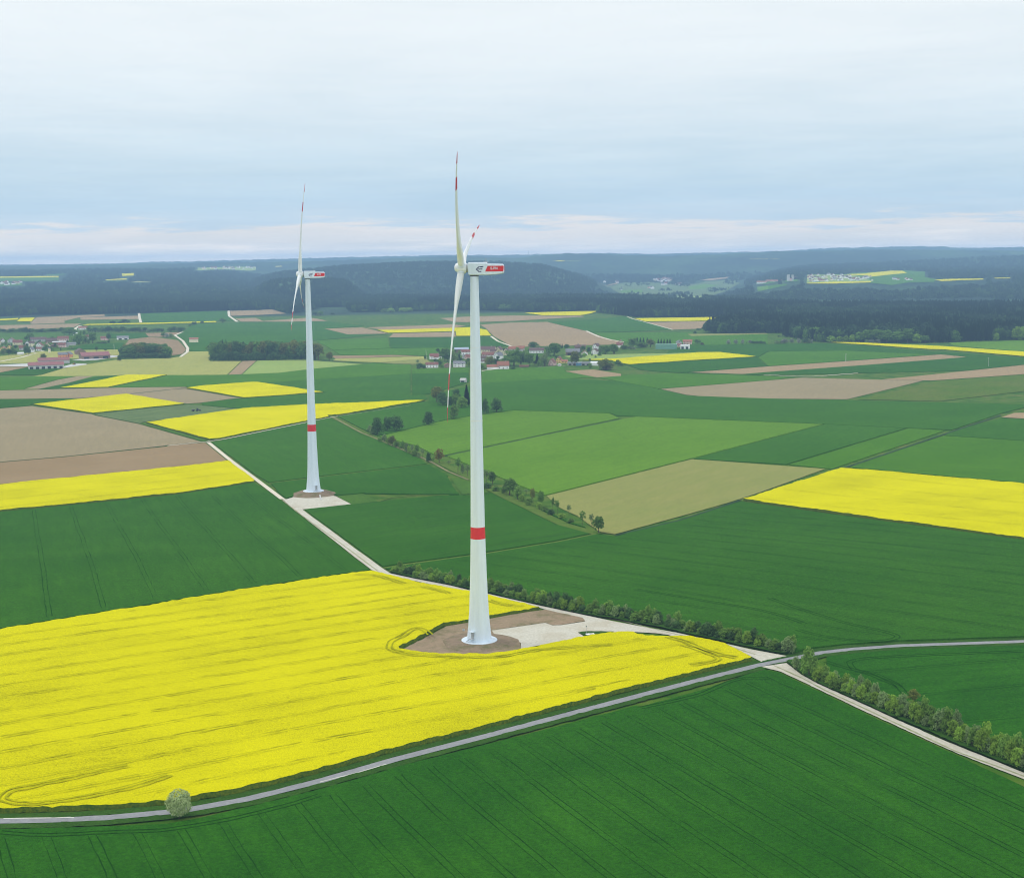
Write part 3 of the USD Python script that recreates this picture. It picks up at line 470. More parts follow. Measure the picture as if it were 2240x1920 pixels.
# ground sheet: one mesh, finer near the camera, reaching past the horizon hills; far out its surface is the forest canopy
gxs = np.concatenate([np.arange(-9000, -1500, 90), np.arange(-1500, 1500, 22), np.arange(1500, 9001, 90)]) if False else None
def ground_sheet():
    rows, n = [], 0
    ys = np.concatenate([np.arange(-400, 1200, 40), np.arange(1200, 4000, 55), np.arange(4000, 9000, 26), np.arange(9000, 15200, 42), np.arange(15200, 18001, 400)])
    us = np.linspace(-1, 1, 391)                       # fan of columns: every row spans the field that the photograph could see, and more
    half = 700 + np.maximum(ys, 0) * .47
    X = us[None, :] * half[:, None]; Y = np.repeat(ys[:, None], len(us), 1)
    return X, Y
GX, GY = ground_sheet()
FARFIELDS = [('hay_green', 'D 318,226 870,222 885,285 312,296'), ('barley_mid', 'A -60,292 60,286 180,290 180,312 0,318 -60,318'), ('hay_green', 'A 1600,170 1850,162 2072,162 2072,187 1860,184 1600,187'), ('barley_mid', 'C 1970,290 2072,285 D 60,268 60,285 C 2072,302 1980,302'), ('barley_mid', 'D 140,270 240,262 240,280 140,284'), ('rape', 'A -60,240 0,240 475,236 475,246 0,250 -60,250'), ('barley_mid', 'A -60,250 475,247 478,275 0,280 -60,282'), ('barley_mid', 'A 380,222 500,219 540,221 480,230 380,230'), ('rape', 'A 985,217 1082,212 1082,232 990,236'), ('rape', 'A 850,266 1025,254 1025,264 860,271'), ('hay', 'A 1060,284 1110,278 1230,281 1140,287'),
             ('hay_green', 'A 1570,189 1750,180 1760,184 1600,191'), ('hay', 'B 150,158 205,152 215,160 165,166'), ('rape', 'C 325,117 390,110 440,113 400,118'), ('hay_green', 'C 440,112 555,109 560,112 450,116'), ('hay', 'C 1920,96 2000,96 2072,94 2072,98 1930,100'), ('hay', 'D 0,95 110,96 60,100'),
             ('valley', 'C 690,295 900,290 1130,285 1300,300 1500,300 1560,280 1800,265 1850,290 1780,330 1620,395 1400,420 1150,400 1100,400 870,375 800,330'), ('soil', 'C 1520,270 1600,257 1755,243 1740,255 1600,273'), ('soil', 'C 690,290 850,288 860,297 720,300'), ('barley_light', 'C 1430,320 1560,300 1680,308 1560,335 1440,345'), ('barley_light', 'C 870,352 1050,345 1060,368 890,370'), ('hay_green', 'C 1340,402 1560,398 1620,398 1480,412 1340,412'), ('barley_light', 'C 1980,325 2072,312 2072,345 1990,360'),
             ('barley_mid', 'D 640,215 1100,190 1270,200 1270,245 1370,265 1340,285 1130,290 1000,310 820,290 0,330 0,320 300,300 320,285 860,280'), ('rape', 'D 640,222 800,215 800,232 650,228'), ('rape', 'D 800,213 1000,193 1090,194 1125,212 850,240 800,240'), ('rape', 'D 315,292 500,283 830,278 835,287 550,297 320,297'), ('rape', 'D 1345,266 1450,260 1740,256 1745,264 1400,277'), ('rape', 'D 1830,250 1960,250 1960,255 1840,256'), ('barley_mid', 'D 0,315 150,300 150,312 0,345')]
FFP = []
for k, s in FARFIELDS:
    P = ground(px(s), 20.0); g = Polygon(P[:, :2]).buffer(0)
    if g.area > 50: FFP.append((k, clean(g)))
cut_, FFQ = None, []
for k, g in reversed(FFP):
    q = g if cut_ is None else clean(g.difference(cut_)); cut_ = g if cut_ is None else union_all([cut_, g])
    if not q.is_empty: FFQ.append((k, q))
FFP = FFQ[::-1]
ffu = union_all([g for _, g in FFP]).buffer(16)
GZ = terrain(GX, GY)
WBACK = np.interp(IMW / 2 + GX / np.maximum(GY, 50) * FPX, [-300, 0, 600, 1100, 1500, 1800, 2400], [5600, 5500, 5150, 4850, 4450, 4000, 3850])
wood = smooth(-60, 160, GY - WBACK)                   # from here on the hills are wooded
openl = contains_xy(ffu, GX.ravel(), GY.ravel()).reshape(GX.shape)
valley = (smooth(1300, 1380, IMW / 2 + GX / np.maximum(GY, 50) * FPX) * (1 - smooth(1560, 1640, IMW / 2 + GX / np.maximum(GY, 50) * FPX)) * smooth(7600, 7900, GY) * (1 - smooth(9300, 9800, GY)))
canopy = wood * (1 - valley * .85) * np.where(openl, 0, 1)
bump = rng.random(GX.shape) ** 1.5 * 9 + meshkit.noise(np.stack([GX * .012, GY * .006, GX * 0], -1), 11) * 12
GZ2 = GZ - .3 + canopy * (6 + bump) + np.where(openl, 18.6, 0)
ii = np.arange(GX.size).reshape(GX.shape)
gf = np.stack([ii[:-1, :-1], ii[:-1, 1:], ii[1:, 1:], ii[1:, :-1]], -1).reshape(-1, 4)
landm = usdkit.material(stage, L + 'land', {
    'g': ('geometry', {}), 'sep': ('separate_xyz', {}), 'w': ('map_range', {'from_min': 3950, 'from_max': 4120}),
    'm1': ('mapping', {'scale': (.05, .02, .05)}), 'v': ('noise_texture', {'scale': 1.0, 'detail': 4.0, 'roughness': .75}), 'm2': ('mapping', {'scale': (.0022, .0012, .002)}), 'b': ('noise_texture', {'scale': 1.0, 'detail': 4.0, 'roughness': .6}),
    'br': ('rgb_ramp', {'ramp': [(.35, (.016, .036, .025)), (.5, (.026, .056, .031)), (.62, (.042, .088, .033)), (.75, (.062, .12, .038))]}), 'vr': ('map_range', {'from_min': .3, 'from_max': .7, 'to_min': .55, 'to_max': 1.5}), 'cc': ('combine_xyz', {}),
    'mu': ('mix_color', {'blend_type': 'multiply', 'fac': 1.0, 'use_clamp': False}), 'gn': ('noise_texture', {'scale': .08, 'detail': 4.0}), 'gr': ('rgb_ramp', {'ramp': [(.35, (.035, .11, .006)), (.55, (.075, .15, .012)), (.7, (.12, .145, .03))]}), 'mx': ('mix_color', {}), 'p': ('principled_bsdf', {'roughness': .95, 'specular_ior_level': .05})},
    [('g.position', 'sep.vector'), ('sep.y', 'w.value'), ('g.position', 'm1.vector'), ('m1.vector', 'v.vector'), ('g.position', 'm2.vector'), ('m2.vector', 'b.vector'), ('b.fac', 'br.fac'), ('v.fac', 'vr.value'), ('vr.result', 'cc.x'), ('vr.result', 'cc.y'), ('vr.result', 'cc.z'),
     ('br.color', 'mu.a'), ('cc.vector', 'mu.b'), ('mu.result', 'mx.b'), ('w.result', 'mx.fac'), ('g.position', 'gn.vector'), ('gn.fac', 'gr.fac'), ('gr.color', 'mx.a'), ('mx.result', 'p.base_color')], surface='p.BSDF')
land = usdkit.mesh(stage, '/World/ground', (np.stack([GX, GY, GZ2], -1).reshape(-1, 3), gf), landm, smooth=True)
tag(land, 'green farmland plateau rising to wooded hills at the horizon', 'ground', kind='structure')
del gf, ii

# cut the strips and fields out of one another
taken = None; made = []
for s in STRIPS:
    P = ground(s['px'], s['lift'])
    s['geom'] = clean(ribbon(P, s['width']) if s['width'] else Polygon(P[:, :2]))
order = sorted(range(len(STRIPS)), key=lambda i: ('asphalt_road', 'gravel_track', 'gravel_yard').index(STRIPS[i]['name']) if STRIPS[i]['name'] in ('asphalt_road', 'gravel_track', 'gravel_yard') else 9)
done = []
for i in order:
    s = STRIPS[i]; g = s['geom']
    if done: g = clean(g.difference(union_all(done)))
    s['cut'] = g; done.append(s['geom'])
roads = union_all(done)
ROADG = [s for s in STRIPS if s['name'] == 'asphalt_road'][0]['geom']
for s in STRIPS:
    t = tess(s['cut'], jitter=.25 if s['mat'] == 'gravel' else 0)
    if t is None: continue
    m = usdkit.mesh(stage, numbered('/World/' + s['name']), (lifted(t[0], s['lift']), t[1]), M[s['mat']])
    tag(m, s['label'], s['name'].replace('_', ' '), kind='structure')
# grass verge on both sides of the asphalt road
verge = clean(ROADG.buffer(3.4).difference(roads)); 
t = tess(verge, jitter=.5)
tag(usdkit.mesh(stage, '/World/grass_verge', (lifted(t[0], .10, .2), t[1]), field_mat('grass_dark', 0.2)), 'grassy verges along the asphalt road', 'verge', kind='structure')
# bare earth around the near turbine
EARTH = [('Q 165,828 420,700 560,620 750,590 960,552 1150,515 1460,468 1800,542 1820,572 1600,608 1530,610 1460,586 975,656 1000,690 1150,720 1242,770 1240,822 1080,864 870,882 600,874 330,854', 'brown bare earth around the base of the near wind turbine'),
         ('X 358,355 420,345 640,348 600,356 500,368 420,384', 'small grassy island on the gravel yard')]
earth_geoms = []
for (s, lab), kind in zip(EARTH, ('earth', 'grass_dark')):
    g = clean(Polygon(ground(px(s), .03)[:, :2])); earth_geoms.append(g)
    t = tess(g, jitter=.4, fine=.8)
    tag(usdkit.mesh(stage, numbered('/World/bare_earth' if kind == 'earth' else '/World/grass_patch'), (lifted(t[0], .13, .12), t[1]), M['earth'] if kind == 'earth' else field_mat(kind, .3)), lab, 'bare earth' if kind == 'earth' else 'grass patch', kind='structure')
cutter = union_all([roads, verge] + earth_geoms)
for f in reversed(FIELDS):
    lift = LIFT[f['kind']]
    if len(f['px']) < 3: continue
    P = ground(f['px'], lift * .5); g = clean(Polygon(P[:, :2]))
    if g.is_empty: continue
    f['full'] = g
    q = clean(g.difference(cutter)); m_ = 1.1 if g.centroid.y < 1700 else .8 if g.centroid.y < 2600 else .3
    f['geom'] = clean(q.buffer(-m_)) if q.area > 900 else q
    cutter = union_all([cutter, g])
def tram_lines(f, g):
    t = f['tram']; a, b = ground(t['a'], .3)[:, :2], ground(t['b'], .3)[:, :2]
    d = a[-1] - a[0]; d /= np.linalg.norm(d); nrm = np.array([-d[1], d[0]])
    sp = abs((b.mean(0) - a[0]) @ nrm) / t['n']; c = np.array(g.centroid.coords[0]); o = ((a[0] - c) @ nrm)
    inner = g.buffer(-(6 if t['mat'] != 'tram_pale' else 1.5)); out = []
    b4 = g.bounds; R = math.hypot(b4[2] - b4[0], b4[3] - b4[1])
    for k in np.arange(-int(R / sp), int(R / sp) + 1):
        for sgn in (-.5, .5):
            q = c + nrm * (o + k * sp + sgn * t['gap'])
            ln = LineString([q - d * R, q + d * R]).intersection(inner)
            for l in getattr(ln, 'geoms', [ln]):
                if l.geom_type == 'LineString' and l.length > 8: out.append(np.array(segmentize(l, 2.2 if t['mat'] == 'rape_gap' else 5).coords))
    return out, t
for f in FIELDS:
    if 'geom' not in f or f['geom'].is_empty: continue
    g = f['geom']; tram = f.get('tram'); lift = LIFT[f['kind']]
    if tram:
        a = ground(tram['a'], .3)[:, :2]; f['rows'] = math.atan2(*(a[-1] - a[0])[::-1])
    elif not f['rows']:
        ext = np.array(g.minimum_rotated_rectangle.exterior.coords) if g.geom_type == 'Polygon' else np.array(g.convex_hull.minimum_rotated_rectangle.exterior.coords)
        e = np.diff(ext, axis=0); e = e[np.linalg.norm(e, axis=1).argmax()]; f['rows'] = math.radians(round(math.degrees(math.atan2(e[1], e[0])) / 15) * 15)
    rape = f['kind'] == 'rape'
    main = 'around the near wind turbine' in f['label']
    t = tess(g, jitter=f['jit'] or (.3 if g.centroid.y < 1500 else 0), fine=.45 if main else 1.0)
    if t is None: continue
    V = lifted(t[0], lift, .5 if rape else .0, 4)
    x = thing(f['name'], f['label'], f['name'].replace('_', ' '), kind='structure')
    part(x, 'canopy' if rape else 'soil' if f['kind'].startswith('soil') else 'crop', (V, t[1]), M['rape'] if rape else field_mat(f['kind'], f['rows']), smooth=True)
    if lift > .15: part(x, 'stems' if rape else 'edge', skirt(V, t[2], lift + .25), M['rape_stem'] if rape else field_mat(f['kind'], f['rows']))
    if tram:
        lines, tt = tram_lines(f, g); vs, fs, n = [], [], 0
        for ln in lines:
            if len(ln) < 3: continue
            dd = np.gradient(ln, axis=0); dd /= np.linalg.norm(dd, axis=1, keepdims=True); nn = np.c_[-dd[:, 1], dd[:, 0]]
            wv = meshkit.noise(np.c_[ln * .12, np.zeros(len(ln))], 9); w2 = meshkit.noise(np.c_[ln * .6, np.zeros(len(ln))], 19)
            ww = tt['width'] * np.clip(.62 + (wv - .45) * .9 + (w2 - .5) * 1.1, .12, 1.3) if rape else tt['width'] * np.clip(.1 + wv * 1.05 + (w2 - .5) * .9, .02, 1.3)
            ln = ln + nn * ((meshkit.noise(np.c_[ln * .03, np.zeros(len(ln))], 29) - .5) * .8 + (w2 - .5) * .4)[:, None]
            l3, r3 = ln + nn * ww[:, None] / 2, ln - nn * ww[:, None] / 2; m = len(ln)
            up = .32 if rape else .05
            vs += [np.c_[l3, terrain(l3[:, 0], l3[:, 1]) + lift + up], np.c_[r3, terrain(r3[:, 0], r3[:, 1]) + lift + up]]
            i = np.arange(m - 1); fs.append(np.vstack([np.c_[i, i + m, i + 1], np.c_[i + 1, i + m, i + m + 1]]) + n); n += 2 * m
        if vs: part(x, 'tramlines', (np.vstack(vs), np.vstack(fs)), M[tt['mat']])
def curves(parent_label, lst, width, gap, mat, up, lift):
    x = [p for p in stage.GetPrimAtPath('/World').GetChildren() if p.GetCustomDataByKey('label') == parent_label][0]; vs, fs, n = [], [], 0
    for s in lst:
        ln = ground(px(s), lift)[:, :2]; ls = LineString(ln)
        k = np.linspace(0, ls.length, max(6, int(ls.length / 1.6))); tt = np.linspace(0, 1, len(ln)); d = np.r_[0, np.cumsum(np.linalg.norm(np.diff(ln, axis=0), axis=1))]
        from scipy.interpolate import PchipInterpolator
        q = np.c_[PchipInterpolator(d, ln[:, 0])(k * d[-1] / ls.length), PchipInterpolator(d, ln[:, 1])(k * d[-1] / ls.length)]
        dd = np.gradient(q, axis=0); dd /= np.linalg.norm(dd, axis=1, keepdims=True); nn = np.c_[-dd[:, 1], dd[:, 0]]
        for sg in (-.5, .5):
            c = q + nn * (sg * gap + (meshkit.noise(np.c_[q * .3, np.zeros(len(q)) + sg], 7) - .5)[:, None] * .5); w = (width * np.clip(.35 + meshkit.noise(np.c_[q * .5, np.zeros(len(q)) + sg], 17) * 1.1, .2, 1.3))[:, None] / 2; m = len(q)
            for e in (c + nn * w, c - nn * w): vs.append(np.c_[e, terrain(e[:, 0], e[:, 1]) + lift + up])
            i = np.arange(m - 1); fs.append(np.vstack([np.c_[i, i + m, i + 1], np.c_[i + 1, i + m, i + m + 1]]) + n); n += 2 * m
    part(x, 'headland_tracks', (np.vstack(vs), np.vstack(fs)), M[mat])
curves('large flowering rapeseed field around the near wind turbine', ['M 1100,930 800,1020 330,1108 200,1120 60,1105 10,1080 60,1040 300,985 830,870', 'Q 420,700 300,640 170,705 60,770 45,815 150,855 420,885 800,905 1050,895 1400,835 2072,790', 'X 1030,390 1180,430 1290,480 1420,520 1560,545', 'X 1150,450 1300,500 1420,550 1200,600', 'J 800,1390 960,1400 1080,1430 1200,1465', 'J 1340,1490 1480,1520 1560,1545', 'Q 950,385 1150,430 1260,440'], .75, 2.0, 'rape_gap', .30, 1.3)
curves('deep green wheat field behind the right hedge', ['P 2072,305 1700,320 1350,335 1180,350 1130,370 1150,400 1240,430 1400,500', 'P 1000,360 1130,400 1280,435 1400,500 1440,545'], .5, 2.0, 'tram', .06, .45)
curves('large dark green wheat field behind the near hedge', ['X 800,30 1400,130 1750,190 2072,290', 'P 700,20 1100,150 1390,225 1300,250 850,190'], .5, 2.0, 'tram', .06, .45)
curves('deep green wheat field in the foreground', ['M 0,1300 300,1318 700,1300 1000,1290 1300,1250 1600,1190 2072,1060', 'P 0,610 300,545 600,450 700,455'], .45, 1.9, 'tram', .06, .45)
for s, w in (('P 720,380 880,452 1000,517 1150,585 1400,702 1700,843 2072,978 2400,1125', .7), ('J 215,790 560,1050 700,1150 900,1300 985,1362', .7), ('X 300,190 700,268 900,320 1200,390 1480,452 1700,520', .6)):
    g = ribbon(ground(px(s), .06), w); t = tess(g, jitter=.25); tag(usdkit.mesh(stage, numbered('/World/track_median'), (lifted(t[0], .075), t[1]), M['gravel_dark']), 'weedy middle strip of the gravel track', 'track median', group='weedy middle strips of the gravel tracks', kind='structure')
for nm, s, w in (('road_edge_line', 'M 0,1211 250,1208 480,1204', .5), ('road_edge_line', 'N 0,975 250,912 430,859', .4)):
    g = ribbon(ground(px(s), .11), w); t = tess(g); tag(usdkit.mesh(stage, numbered('/World/' + nm), (lifted(t[0], .115), t[1]), M['road_line']), 'pale worn edge strip of the asphalt road', 'road marking', group='pale edge strips of the asphalt road', kind='structure')
for k, g in FFP:
    t = tess(g)
    if t is None: continue
    nm = {'rape': ('rapeseed_field', 'far rapeseed field among the wooded hills'), 'hay': ('meadow', 'far pale meadow among the wooded hills'), 'soil': ('ploughed_field', 'far bare field among the wooded hills')}.get(k, ('meadow', 'far green clearing among the wooded hills'))
    tag(usdkit.mesh(stage, numbered('/World/' + nm[0]), (lifted(t[0], 20.0), t[1]), M['rape'] if k == 'rape' else field_mat(k, 0.0), smooth=True), nm[1], nm[0].replace('_', ' '), group='fields among the far hills', kind='structure')

# ------------------------------------------------------------------ trees: kinds, each a trunk with limbs and a crown of small leaf faces
KINDS = stage.CreateClassPrim('/World/tree_kinds')
def cards(P, N, size, r, stretch=1.0):
    """One leaf face at each point of P, facing about N."""
    n = len(P); N = N + r.normal(0, .38, (n, 3)); N /= np.linalg.norm(N, axis=1, keepdims=True)
    a = np.cross(N, r.normal(0, 1, (n, 3))); a /= np.linalg.norm(a, axis=1, keepdims=True); b = np.cross(N, a)
    s = (size * r.uniform(.6, 1.35, n))[:, None]
    q = np.stack([P + a * s * stretch, P + b * s * .62 + N * s * .15, P - a * s * stretch, P - b * s * .62 + N * s * .15], 1)
    f = np.arange(n)[:, None] * 4 + np.array([[0, 1, 2, 3]])
    return q.reshape(-1, 3), np.vstack([f[:, [0, 1, 2]], f[:, [0, 2, 3]]])
def crown(shape, n, size, seed):
    r = np.random.default_rng(seed); P, N = [], []
    if shape == 'spruce':
        k = n; z = r.uniform(.06, 1, k) ** 1.0; z = 1 - (1 - z); lay = (np.floor(z * 11) + r.uniform(.0, .75, k)) / 11
        rad = .5 * (1 - lay) ** .85 * (.72 + .28 * (1 - (z * 11 % 1))) * np.sqrt(r.uniform(.25, 1, k)); a = r.uniform(0, 2 * np.pi, k)
        P = np.c_[rad * np.cos(a), rad * np.sin(a), np.clip(.06 + lay * .95, 0, 1.0)]; N = np.c_[np.cos(a), np.sin(a), np.full(k, .9)]
        return cards(P, N, size, r, 1.3)
    if shape == 'egg':
        z = r.beta(1.5, 1.35, n); a = r.uniform(0, 2 * np.pi, n); prof = np.sqrt(np.clip(1 - ((z - .46) / .56) ** 2, .02, 1)) * (1 + .10 * np.sin(a * 3 + z * 9) + .06 * np.sin(a * 7 - z * 15))
        q = .5 * prof * np.sqrt(r.uniform(.55, 1.02, n)); P = np.c_[q * np.cos(a), q * np.sin(a), .12 + .88 * z]
        return cards(P, np.c_[np.cos(a) * prof, np.sin(a) * prof, (z - .4) * 1.6 + .45], size, r)
    lo, hi = {'round': (.2, 1.0), 'bush': (.02, 1.0), 'sapling': (.42, 1.0), 'oval': (.10, 1.0), 'dome': (.04, 1.0)}[shape]
    nl = {'round': 15, 'bush': 12, 'sapling': 9, 'oval': 16, 'dome': 14}[shape]
    lobes = []
    for i in range(nl):
        t = (i + .5) / nl; zz = lo + (hi - lo) * (.12 + .76 * t); prof = math.sqrt(max(0.03, 1 - ((t - .42) / .62) ** 2))
        if shape == 'bush': prof = math.sqrt(max(.05, 1 - (t * .9) ** 2))
        if shape == 'dome': prof = math.sqrt(max(.05, 1 - (t * .95) ** 2))
        a = i * 2.4 + r.uniform(-.5, .5); d = .34 * prof * r.uniform(.45, 1.0)
        lobes.append((d * math.cos(a), d * math.sin(a), zz, .20 * r.uniform(.75, 1.25) * (.6 + .5 * prof), (hi - lo) * .17 * r.uniform(.8, 1.25)))
    w = np.array([l[3] ** 2 for l in lobes]); pick = r.choice(nl, n, p=w / w.sum()); lb = np.array(lobes)[pick]
    u = r.normal(0, 1, (n, 3)); u /= np.linalg.norm(u, axis=1, keepdims=True); u[:, 2] = np.where(r.random(n) < .6, np.abs(u[:, 2]), u[:, 2])
    sh = r.uniform(.74, 1.07, n)[:, None]
    P = np.c_[lb[:, 0], lb[:, 1], lb[:, 2]] + u * sh * np.c_[lb[:, 3], lb[:, 3], lb[:, 4]]
    P[:, 2] = np.clip(P[:, 2], .01, 1.02)
    return cards(P, u + [0, 0, .35], size, r)
def limb(a, b, r0, r1, n=6):
    a, b = np.array(a, float), np.array(b, float); d = b - a; d /= np.linalg.norm(d); u = np.cross(d, [.3, .9, .1]); u /= np.linalg.norm(u); v = np.cross(d, u)
    t = np.arange(n) / n * 2 * np.pi; c = np.cos(t)[:, None] * u + np.sin(t)[:, None] * v; i = np.arange(n); j = (i + 1) % n
    return trimesh.Trimesh(np.vstack([a + c * r0, b + c * r1]), np.vstack([np.c_[i, j, i + n], np.c_[j, j + n, i + n]]), process=False)
TREES = {}
def tree_kind(name, shape, leaf, n, size, seed):
    p = UsdGeom.Xform.Define(stage, f'/World/tree_kinds/{name}'); r = np.random.default_rng(seed)
    top = {'round': .7, 'bush': .5, 'sapling': .8, 'oval': .75, 'dome': .5, 'egg': .6, 'spruce': .96}[shape]; r0 = {'sapling': .03, 'spruce': .03}.get(shape, .042)
    ms = [limb((0, 0, -.03), (r.uniform(-.03, .03), r.uniform(-.03, .03), top), r0, r0 * .35, 7)]
    if shape != 'spruce':
        for i in range(6):
            z0 = top * r.uniform(.3, .85); a = i * 2.3 + r.uniform(-.4, .4); q = r.uniform(.18, .36); ms.append(limb((0, 0, z0), (q * math.cos(a), q * math.sin(a), min(.92, z0 + r.uniform(.1, .25))), r0 * .45, r0 * .12, 5))
    usdkit.mesh(stage, f'/World/tree_kinds/{name}/trunk', join(ms), M['trunk'])
    usdkit.mesh(stage, f'/World/tree_kinds/{name}/crown', crown(shape, n, size, seed), LEAF[leaf])
    TREES.setdefault(name.rsplit('_', 1)[0], []).append(p.GetPrim())
for i in range(3):
    tree_kind(f'round_{i}', 'round', 'green', 1100, .055, 100 + i); tree_kind(f'darkround_{i}', 'round', 'dark', 1100, .055, 120 + i)
    tree_kind(f'bush_{i}', 'bush', 'hedge_green', 900, .06, 140 + i); tree_kind(f'freshbush_{i}', 'bush', 'hedge_fresh', 900, .055, 160 + i); tree_kind(f'greybush_{i}', 'bush', 'hedge_grey', 900, .055, 180 + i); tree_kind(f'darkbush_{i}', 'bush', 'dark', 900, .06, 190 + i)
for i in range(2):
    tree_kind(f'olive_{i}', 'round', 'olive', 900, .055, 200 + i); tree_kind(f'sapling_{i}', 'sapling', 'green', 380, .06, 220 + i); tree_kind(f'greysapling_{i}', 'sapling', 'grey', 320, .055, 230 + i); tree_kind(f'spruce_{i}', 'spruce', 'spruce', 800, .055, 240 + i); tree_kind(f'blossom_{i}', 'dome', 'white', 700, .05, 250 + i)
tree_kind('orange_0', 'round', 'orange', 700, .055, 260); tree_kind('whitetree_0', 'egg', 'blossom', 3000, .034, 262); tree_kind('dome_0', 'dome', 'olive', 1100, .05, 264); tree_kind('wine_0', 'dome', 'wine', 600, .05, 266)
_tn = [0]
def plant(kind, P, h, w, name, label, cat='tree', group=None):
    k = TREES[kind]; _tn[0] += 1
    return copy_of(k[_tn[0] % len(k)], name, label, cat, P, rng.uniform(0, 6.28), (w, w, h), group)
def tree(crop, x, yb, yt, w, kind, name, label, group=None, cat='tree'):
    """A tree by its foot, top and width in a detail view."""
    ox, oy, k = CROPS[crop]; P = ground([(ox + x * k, oy + yb * k)])[0]; s = scale_at(P) * k
    return plant(kind, P, (yb - yt) * s * 1.02, w * s * 1.08, name, label, cat, group)

# ------------------------------------------------------------------ wind turbines
def revolve(prof, n=40): return trimesh.creation.revolve(prof, sections=n)
def tower_r(z): return float(np.interp(z, [0, 1.2, 4, 10, 18, 28, 42, 60, 83, 110, 137], [4.75, 4.6, 4.25, 3.75, 3.35, 3.02, 2.68, 2.42, 2.2, 1.85, 1.5]))
def shell(z0, z1, extra=0.0, n=48):
    zs = np.unique(np.concatenate([[z0, z1], np.arange(math.ceil(z0 / 3) * 3, z1, 3)])); zs = zs[(zs >= z0) & (zs <= z1)]
    return revolve([[tower_r(q) + extra, q] for q in zs], n)
def prism(outline, y0, y1):
    """A side outline (x, z) extruded between y0 and y1."""
    m = trimesh.creation.extrude_polygon(Polygon(outline), y1 - y0, engine='earcut'); v = np.array(m.vertices); m.vertices = np.c_[v[:, 0], y1 - v[:, 2], v[:, 1]]; return m
def bevelled(outline, half, inset):
    """The outline as a closed body, its two sides drawn in by inset."""
    o = np.array(outline, float); n = len(o); e = np.roll(o, -1, 0) - o; nn = np.c_[e[:, 1], -e[:, 0]]; nn /= np.linalg.norm(nn, axis=1, keepdims=True)
    bis = nn + np.roll(nn, 1, 0); bis /= np.maximum((bis * nn).sum(1, keepdims=True), .3)
    rings = []
    for q, d in ((-half, inset), (-half + inset * .3, inset * .3), (-half + inset, 0), (half - inset, 0), (half - inset * .3, inset * .3), (half, inset)):
        r = o - bis * d; rings.append(np.c_[r[:, 0], np.full(n, q), r[:, 1]])
    v = np.vstack(rings); f = []; i = np.arange(n); j = (i + 1) % n
    for k in range(len(rings) - 1): f.append(np.c_[i + k * n, j + k * n, j + (k + 1) * n, i + (k + 1) * n])
    cap = trimesh.creation.triangulate_polygon(Polygon(o), engine='earcut')[1]
    f = np.vstack(f); f = np.vstack([f[:, [0, 1, 2]], f[:, [0, 2, 3]], cap[:, ::-1], cap + (len(rings) - 1) * n])
    m = trimesh.Trimesh(v, f, process=False); m.fix_normals(); return m
RB = 57.0
def blade_sections(fr, pitch):
    """Sections of a blade at fractions fr of its length, span along z, wind along -x, tip bent back (+x)."""
    out = []
    t = np.linspace(0, 2 * np.pi, 20, endpoint=False)
    for s in fr:
        c = np.interp(s, [0, .04, .10, .17, .22, .4, .6, .8, .93, .98, 1], [2.5, 2.5, 2.8, 3.35, 3.3, 2.4, 1.6, 1.05, .7, .42, .08]); th = np.interp(s, [0, .04, .12, .22, .4, .7, 1], [1, 1, .72, .38, .26, .19, .16])
        a = np.cos(t); y = np.sin(t) * np.where(th > .95, 1, (1 - .35 * a)); u = a * .5 * c + (.12 * c if th < .95 else 0) * 1.0; v = y * .5 * c * th
        tw = math.radians(np.interp(s, [0, .2, .5, 1], [14, 12, 4, 0]) + pitch); X = u * math.cos(tw) - v * math.sin(tw); Y = u * math.sin(tw) + v * math.cos(tw)
        r = 1.4 + s * (RB - 1.4); cx = -.060 * r + 3.6 * (r / RB) ** 2.2
        out.append(np.c_[X + cx, Y, np.full(len(t), r)])
    return out
def blade_piece(s0, s1, pitch, n=14):
    fr = np.linspace(s0, s1, n); sec = blade_sections(fr, pitch); m = len(sec[0]); i = np.arange(m); j = (i + 1) % m; f = []
    for k in range(n - 1): f.append(np.c_[i + k * m, j + k * m, j + (k + 1) * m, i + (k + 1) * m])
    f = np.vstack(f); v = np.vstack(sec + [sec[0].mean(0, keepdims=True), sec[-1].mean(0, keepdims=True)]); a, b = len(v) - 2, len(v) - 1
    f = np.vstack([f[:, [0, 1, 2]], f[:, [0, 2, 3]], np.c_[j, i, np.full(m, a)], np.c_[i + (n - 1) * m, j + (n - 1) * m, np.full(m, b)]])
    q = trimesh.Trimesh(v, f, process=False); q.fix_normals(); return q
RX = lambda a: trimesh.transformations.rotation_matrix(a, [1, 0, 0]); RY = lambda a: trimesh.transformations.rotation_matrix(a, [0, 1, 0]); TL = trimesh.transformations.translation_matrix
